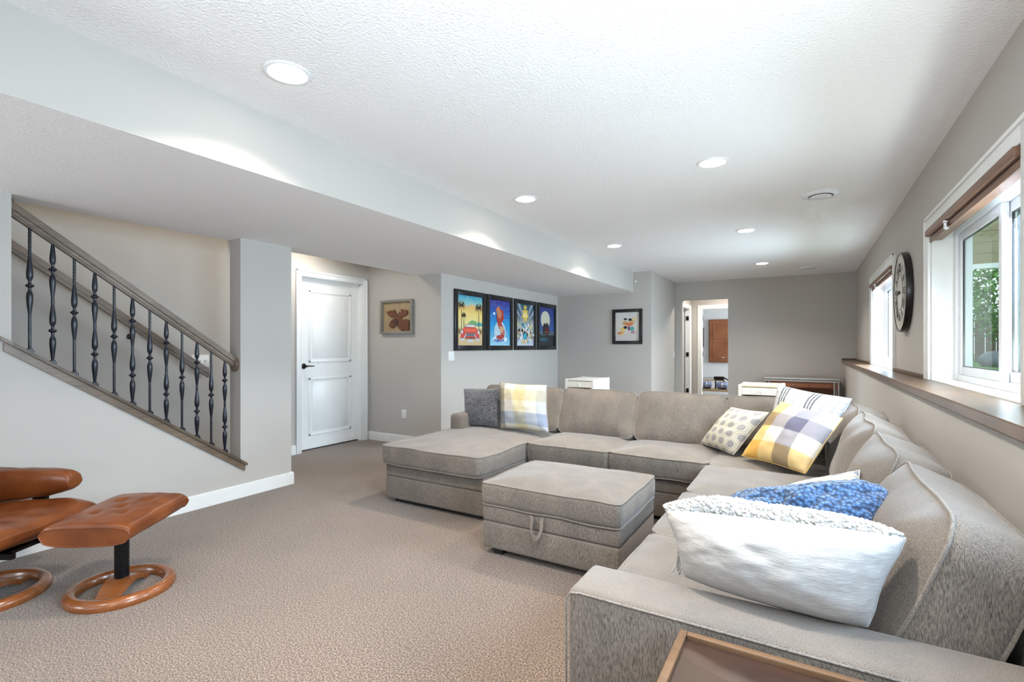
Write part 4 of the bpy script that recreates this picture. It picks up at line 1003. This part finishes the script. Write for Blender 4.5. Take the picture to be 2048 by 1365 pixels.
# ------------------------------------------------------------------ rear hall and far room
YH = 11.2
sbox('wall_hall_left', [(-2.22, -2.13, YE + .12, 10.25, 0, H), (-2.22, -2.13, 11.02, YH, 0, H), (-2.22, -2.13, 10.25, 11.02, 2.04, H)], paint)
sbox('wall_hall_far', [(-2.22, -1.93, YH, YH + .1, 0, H), (-1.10, .9, YH, YH + .1, 0, H), (-1.93, -1.10, YH, YH + .1, 2.04, H)], paint)
sbox('wall_hall_right', [(.3, .4, YE + .12, YH, 0, H)], paint)
bluewall = plain('pale_blue_paint', (.56, .58, .59), .8, var=.01)
sbox('wall_far_room', [(-3.1, -3.0, YH + .1, 13.7, 0, H), (-3.1, 1.6, 13.7, 13.8, 0, H), (1.5, 1.6, YH + .1, 13.7, 0, H), (-3.1, -2.22, YH, YH + .1, 0, H), (.9, 1.6, YH, YH + .1, 0, H)], bluewall)
sbox('wall_side_room', [(-3.0, -2.9, YE + .12, YH, 0, H), (-3.0, -2.22, YE + .1, YE + .15, 0, H)], bluewall)
g = sempty('door_2', (-2.13, 10.63, 0), 'open white door frame on the left of the rear hall')
bm = BM(); box(bm, -2.13, -2.114, 10.18, 10.25, 0, 2.11, bev=.003); box(bm, -2.13, -2.114, 11.02, 11.09, 0, 2.11, bev=.003); box(bm, -2.13, -2.114, 10.25, 11.02, 2.04, 2.11, bev=.003); obj('casing', bm, white, g)
bm = BM(); box(bm, -2.225, -2.125, 10.25, 10.262, 0, 2.04); box(bm, -2.225, -2.125, 11.008, 11.02, 0, 2.04); box(bm, -2.225, -2.125, 10.262, 11.008, 2.03, 2.04); obj('jamb', bm, white, g)
bx('slab', (-2.95, -2.24, 10.97, 11.005, .01, 2.03), white, g)
for z in (.25, 1.02, 1.79): bx('hinge', (-2.205, -2.150, 10.998, 11.006, z, z + .09), dkbronze, g)
g = sempty('door_3', (-1.51, YH, 0), 'white cased doorway from the rear hall into the far room')
bm = BM(); box(bm, -2.005, -1.93, YH - .016, YH, 0, 2.115, bev=.003); box(bm, -1.10, -1.025, YH - .016, YH, 0, 2.115, bev=.003); box(bm, -1.93, -1.10, YH - .016, YH, 2.04, 2.115, bev=.003); obj('casing', bm, white, g)
bm = BM(); box(bm, -1.93, -1.918, YH - .005, YH + .105, 0, 2.04); box(bm, -1.112, -1.10, YH - .005, YH + .105, 0, 2.04); box(bm, -1.918, -1.112, YH - .005, YH + .105, 2.03, 2.04); obj('jamb', bm, white, g)
for z in (.25, 1.02, 1.79): bx('hinge', (-1.920, -1.914, YH + .06, YH + .10, z, z + .10), dkbronze, g)
# orange-brown shutter cabinet on the far wall
sh = thing('wall_cabinet', 'orange brown wooden panelled cabinet on the pale far room wall', 'cabinet', (-1.75, 13.7, .85))
cx0, cx1, cz0, cz1 = -2.17, -1.50, .83, 1.93
bx('body', (cx0, cx1, 13.64, 13.699, cz0, cz1), shutter_m, sh, bev=.004)
d = bx('door', (cx0 + .03, cx1 - .03, 13.622, 13.64, cz0 + .03, cz1 - .03), shutter_m, sh, bev=.003)
for (a, b) in ((cz0 + .09, cz0 + .52), (cz0 + .58, cz1 - .10)):
    bm = BM(); t_ = .02; x0, x1 = cx0 + .10, cx1 - .10
    for q in ((x0, x0 + t_, a, b), (x1 - t_, x1, a, b), (x0, x1, a, a + t_), (x0, x1, b - t_, b)): box(bm, q[0], q[1], 13.612, 13.622, q[2], q[3], bev=.002)
    obj('panel_moulding', bm, shutter_m, d)
bx('latch', (-1.86, -1.78, 13.605, 13.622, cz0 + .11, cz0 + .135), steel, d, bev=.003)
fp = framed('framed_print', 'narrow dark framed print left of the wooden cabinet in the far room', 'picture', (-2.52, 13.7, 1.22), '-y', .22, .50, .03, .02, True, vgrad('rust_print', [(0, (.55, .53, .52)), (.3, (.30, .20, .18)), (1, (.10, .04, .03))]), [], [])
# cluttered low table
lt = thing('work_table', 'low tan table seen through the rear doorway', 'table', (-1.7, 12.35, 0))
bx('table_top', (-2.45, -1.15, 12.15, 12.75, .20, .24), pine, lt, bev=.004)
for (x, y) in ((-2.42, 12.18), (-1.23, 12.18), (-2.42, 12.67), (-1.23, 12.67)): bx('leg', (x, x + .05, y, y + .05, 0, .20), dark_m, lt)
bluemetal = plain('blue_grey_metal', (.16, .20, .34), .3, .3)
for i, (x, L, lab) in enumerate(((-2.0, .21, 'left blue grey canister lying on the low table'), (-1.66, .24, 'right blue grey canister lying on the low table'))):
    g = thing('canister', lab, 'canister', (x, 12.3, .24)); Mx = Matrix.Translation((x - L / 2, 12.30, .335)) @ Matrix.Rotation(R(90), 4, 'Y')
    bm = BM(); lathe(bm, [(.045, 0), (.075, .02), (.082, .05), (.082, L - .05), (.075, L - .02), (.045, L)], n=24, M=Mx); obj('body', bm, bluemetal, g, smooth=True)
    bm = BM(); lathe(bm, [(.083, L * .45), (.085, L * .46), (.085, L * .56), (.083, L * .57)], n=24, M=Mx); obj('band', bm, chrome, g, smooth=True)
    bx('bracket', (x - L / 2 + .01, x + L / 2 - .01, 12.22, 12.38,   .2405, .250), black, g)
g = thing('rowing_frame', 'black and tan exercise frame over the canisters on the low table', 'frame', (-1.75, 12.45, .24))
bx('tan_rail', (-2.22, -1.62, 12.42, 12.50, .425, .45), pine, g, bev=.004); bx('upper_bar', (-2.22, -1.70, 12.42, 12.47, .475, .51), chrome, g, bev=.004); bx('black_block', (-1.86, -1.64, 12.40, 12.50, .452, .53), black, g, bev=.01)
bm = BM(); tube(bm, [(-1.66, 12.42, .52), (-1.46, 12.40, .40), (-1.33, 12.40, .26)], .016, 8); obj('arm_bar', bm, black, g, smooth=True)
for x in (-2.20, -1.84, -1.66): bx('support', (x, x + .03, 12.43, 12.47, .24, .43), black, g)

# ------------------------------------------------------------------ outside the windows
GZ = .86
grass = plain('lawn_grass', (.10, .26, .05), .9, var=.35, vs=30, bump=.6, bs=80)
struct(bx('lawn', (.99, 22, -4, 34, GZ - .2, GZ), grass), 'green lawn outside the windows')
siding = plain('tan_siding', (.30, .25, .14), .6, var=.03)
hs = thing('house_overhang', 'tan lap siding overhang outside the near window', 'building', (3.0, 9.6, 2.2))
for i in range(9): bx('siding_board', (1.7, 5.4, 9.5 - .0, 9.53, 2.40 + i * .16, 2.40 + i * .16 + .155), siding, hs)
bx('fascia', (1.7, 5.4, 9.46, 9.5, 2.34, 2.41), white, hs)
fence_m = wood('fence_wood', (.13, .09, .06), (.24, .18, .12), 2, 6, .8)
fe = thing('wooden_fence', 'brown board fence beyond the lawn', 'fence', (5, 15.5, GZ))
for i in range(36): bx('board', (1.5 + i * .19, 1.5 + i * .19 + .175, 15.5, 15.53, GZ, GZ + 1.0 + .0 * i), fence_m, fe)
bx('rail', (1.5, 8.3, 15.53, 15.57, GZ + .7, GZ + .78), fence_m, fe)
leaf_m = plain('tree_leaves', (.13, .30, .06), .6, var=.5, vs=14)
leaf_m.node_tree.nodes['Principled BSDF'].inputs['Transmission Weight'].default_value = 0
def tree(x, y, r, zc, label, n=3600):
    g = thing('garden_tree', label, 'tree', (x, y, GZ))
    bm = BM(); tube(bm, [(x, y, GZ), (x + .05, y, GZ + .7), (x - .05, y, zc)], [.12, .09, .05], 8); obj('trunk', bm, fence_m, g, smooth=True)
    bm = BM()
    for i in range(n):
        d = Vector((random.gauss(0, 1), random.gauss(0, 1), random.gauss(0, 1))).normalized(); c = Vector((x, y, zc)) + Vector((d.x * r, d.y * r, d.z * r * .9)) * random.uniform(.55, 1) * (1 + .2 * noise.noise(d * 3))
        a = Vector((random.uniform(-1, 1), random.uniform(-1, 1), random.uniform(-1, 1))).normalized() * .06; b = a.orthogonal().normalized() * .035
        vs = [bm.verts.new(c + q) for q in (-a, b, a, -b)]; bm.faces.new(vs)
    f = obj('foliage', bm, leaf_m, g); f['kind'] = 'stuff'
tree(3.7, 13.6, 1.15, 2.3, 'leafy green tree seen through the near window')
tree(6.3, 14.0, 1.15, 2.5, 'leafy green tree right of the first, by the fence', 3000)
rock_m = plain('grey_rock', (.20, .21, .23), .8, var=.2, vs=5, bump=.4, bs=20)
for i, (x, y, s) in enumerate(((2.95, 12.2, .24), (3.62, 12.1, .34), (4.32, 12.2, .24))):
    bm = BM(); t = bmesh.new(); bmesh.ops.create_icosphere(t, subdivisions=2, radius=s)
    for v_ in t.verts: v_.co *= 1 + .25 * noise.noise(v_.co * 4 + Vector((i * 5, 0, 0)))
    merge(bm, t, Matrix.Translation((x, y, GZ + s * .45)) @ Matrix.Diagonal((1, 1, .8, 1)))
    tag(obj('garden_rock', bm, rock_m, None, (x, y, GZ), smooth=True), ('leftmost grey rock', 'tallest grey rock in the middle', 'rightmost grey rock')[i] + ' at the foot of the leafy tree', 'rock')
green_m = plain('dark_green_steel', (.02, .085, .05), .4, var=.15)
for n_, (ya, yb) in enumerate(((2.75, 4.0), (8.2, 9.4))):
    g = thing('green_screen', ('dark green ribbed privacy screen outside the near window', 'dark green ribbed privacy screen outside the far window')[n_], 'screen', (1.03, (ya + yb) / 2, GZ))
    k = 0; y = ya
    while y < yb - .05:
        bx('rib', (1.02 + .016 * (k % 2), 1.035 + .016 * (k % 2), y, y + .058, GZ, 2.25), green_m, g, bev=.004); y += .06; k += 1
    bx('foot_rail', (1.01, 1.06, ya, yb, GZ, GZ + .03), green_m, g)
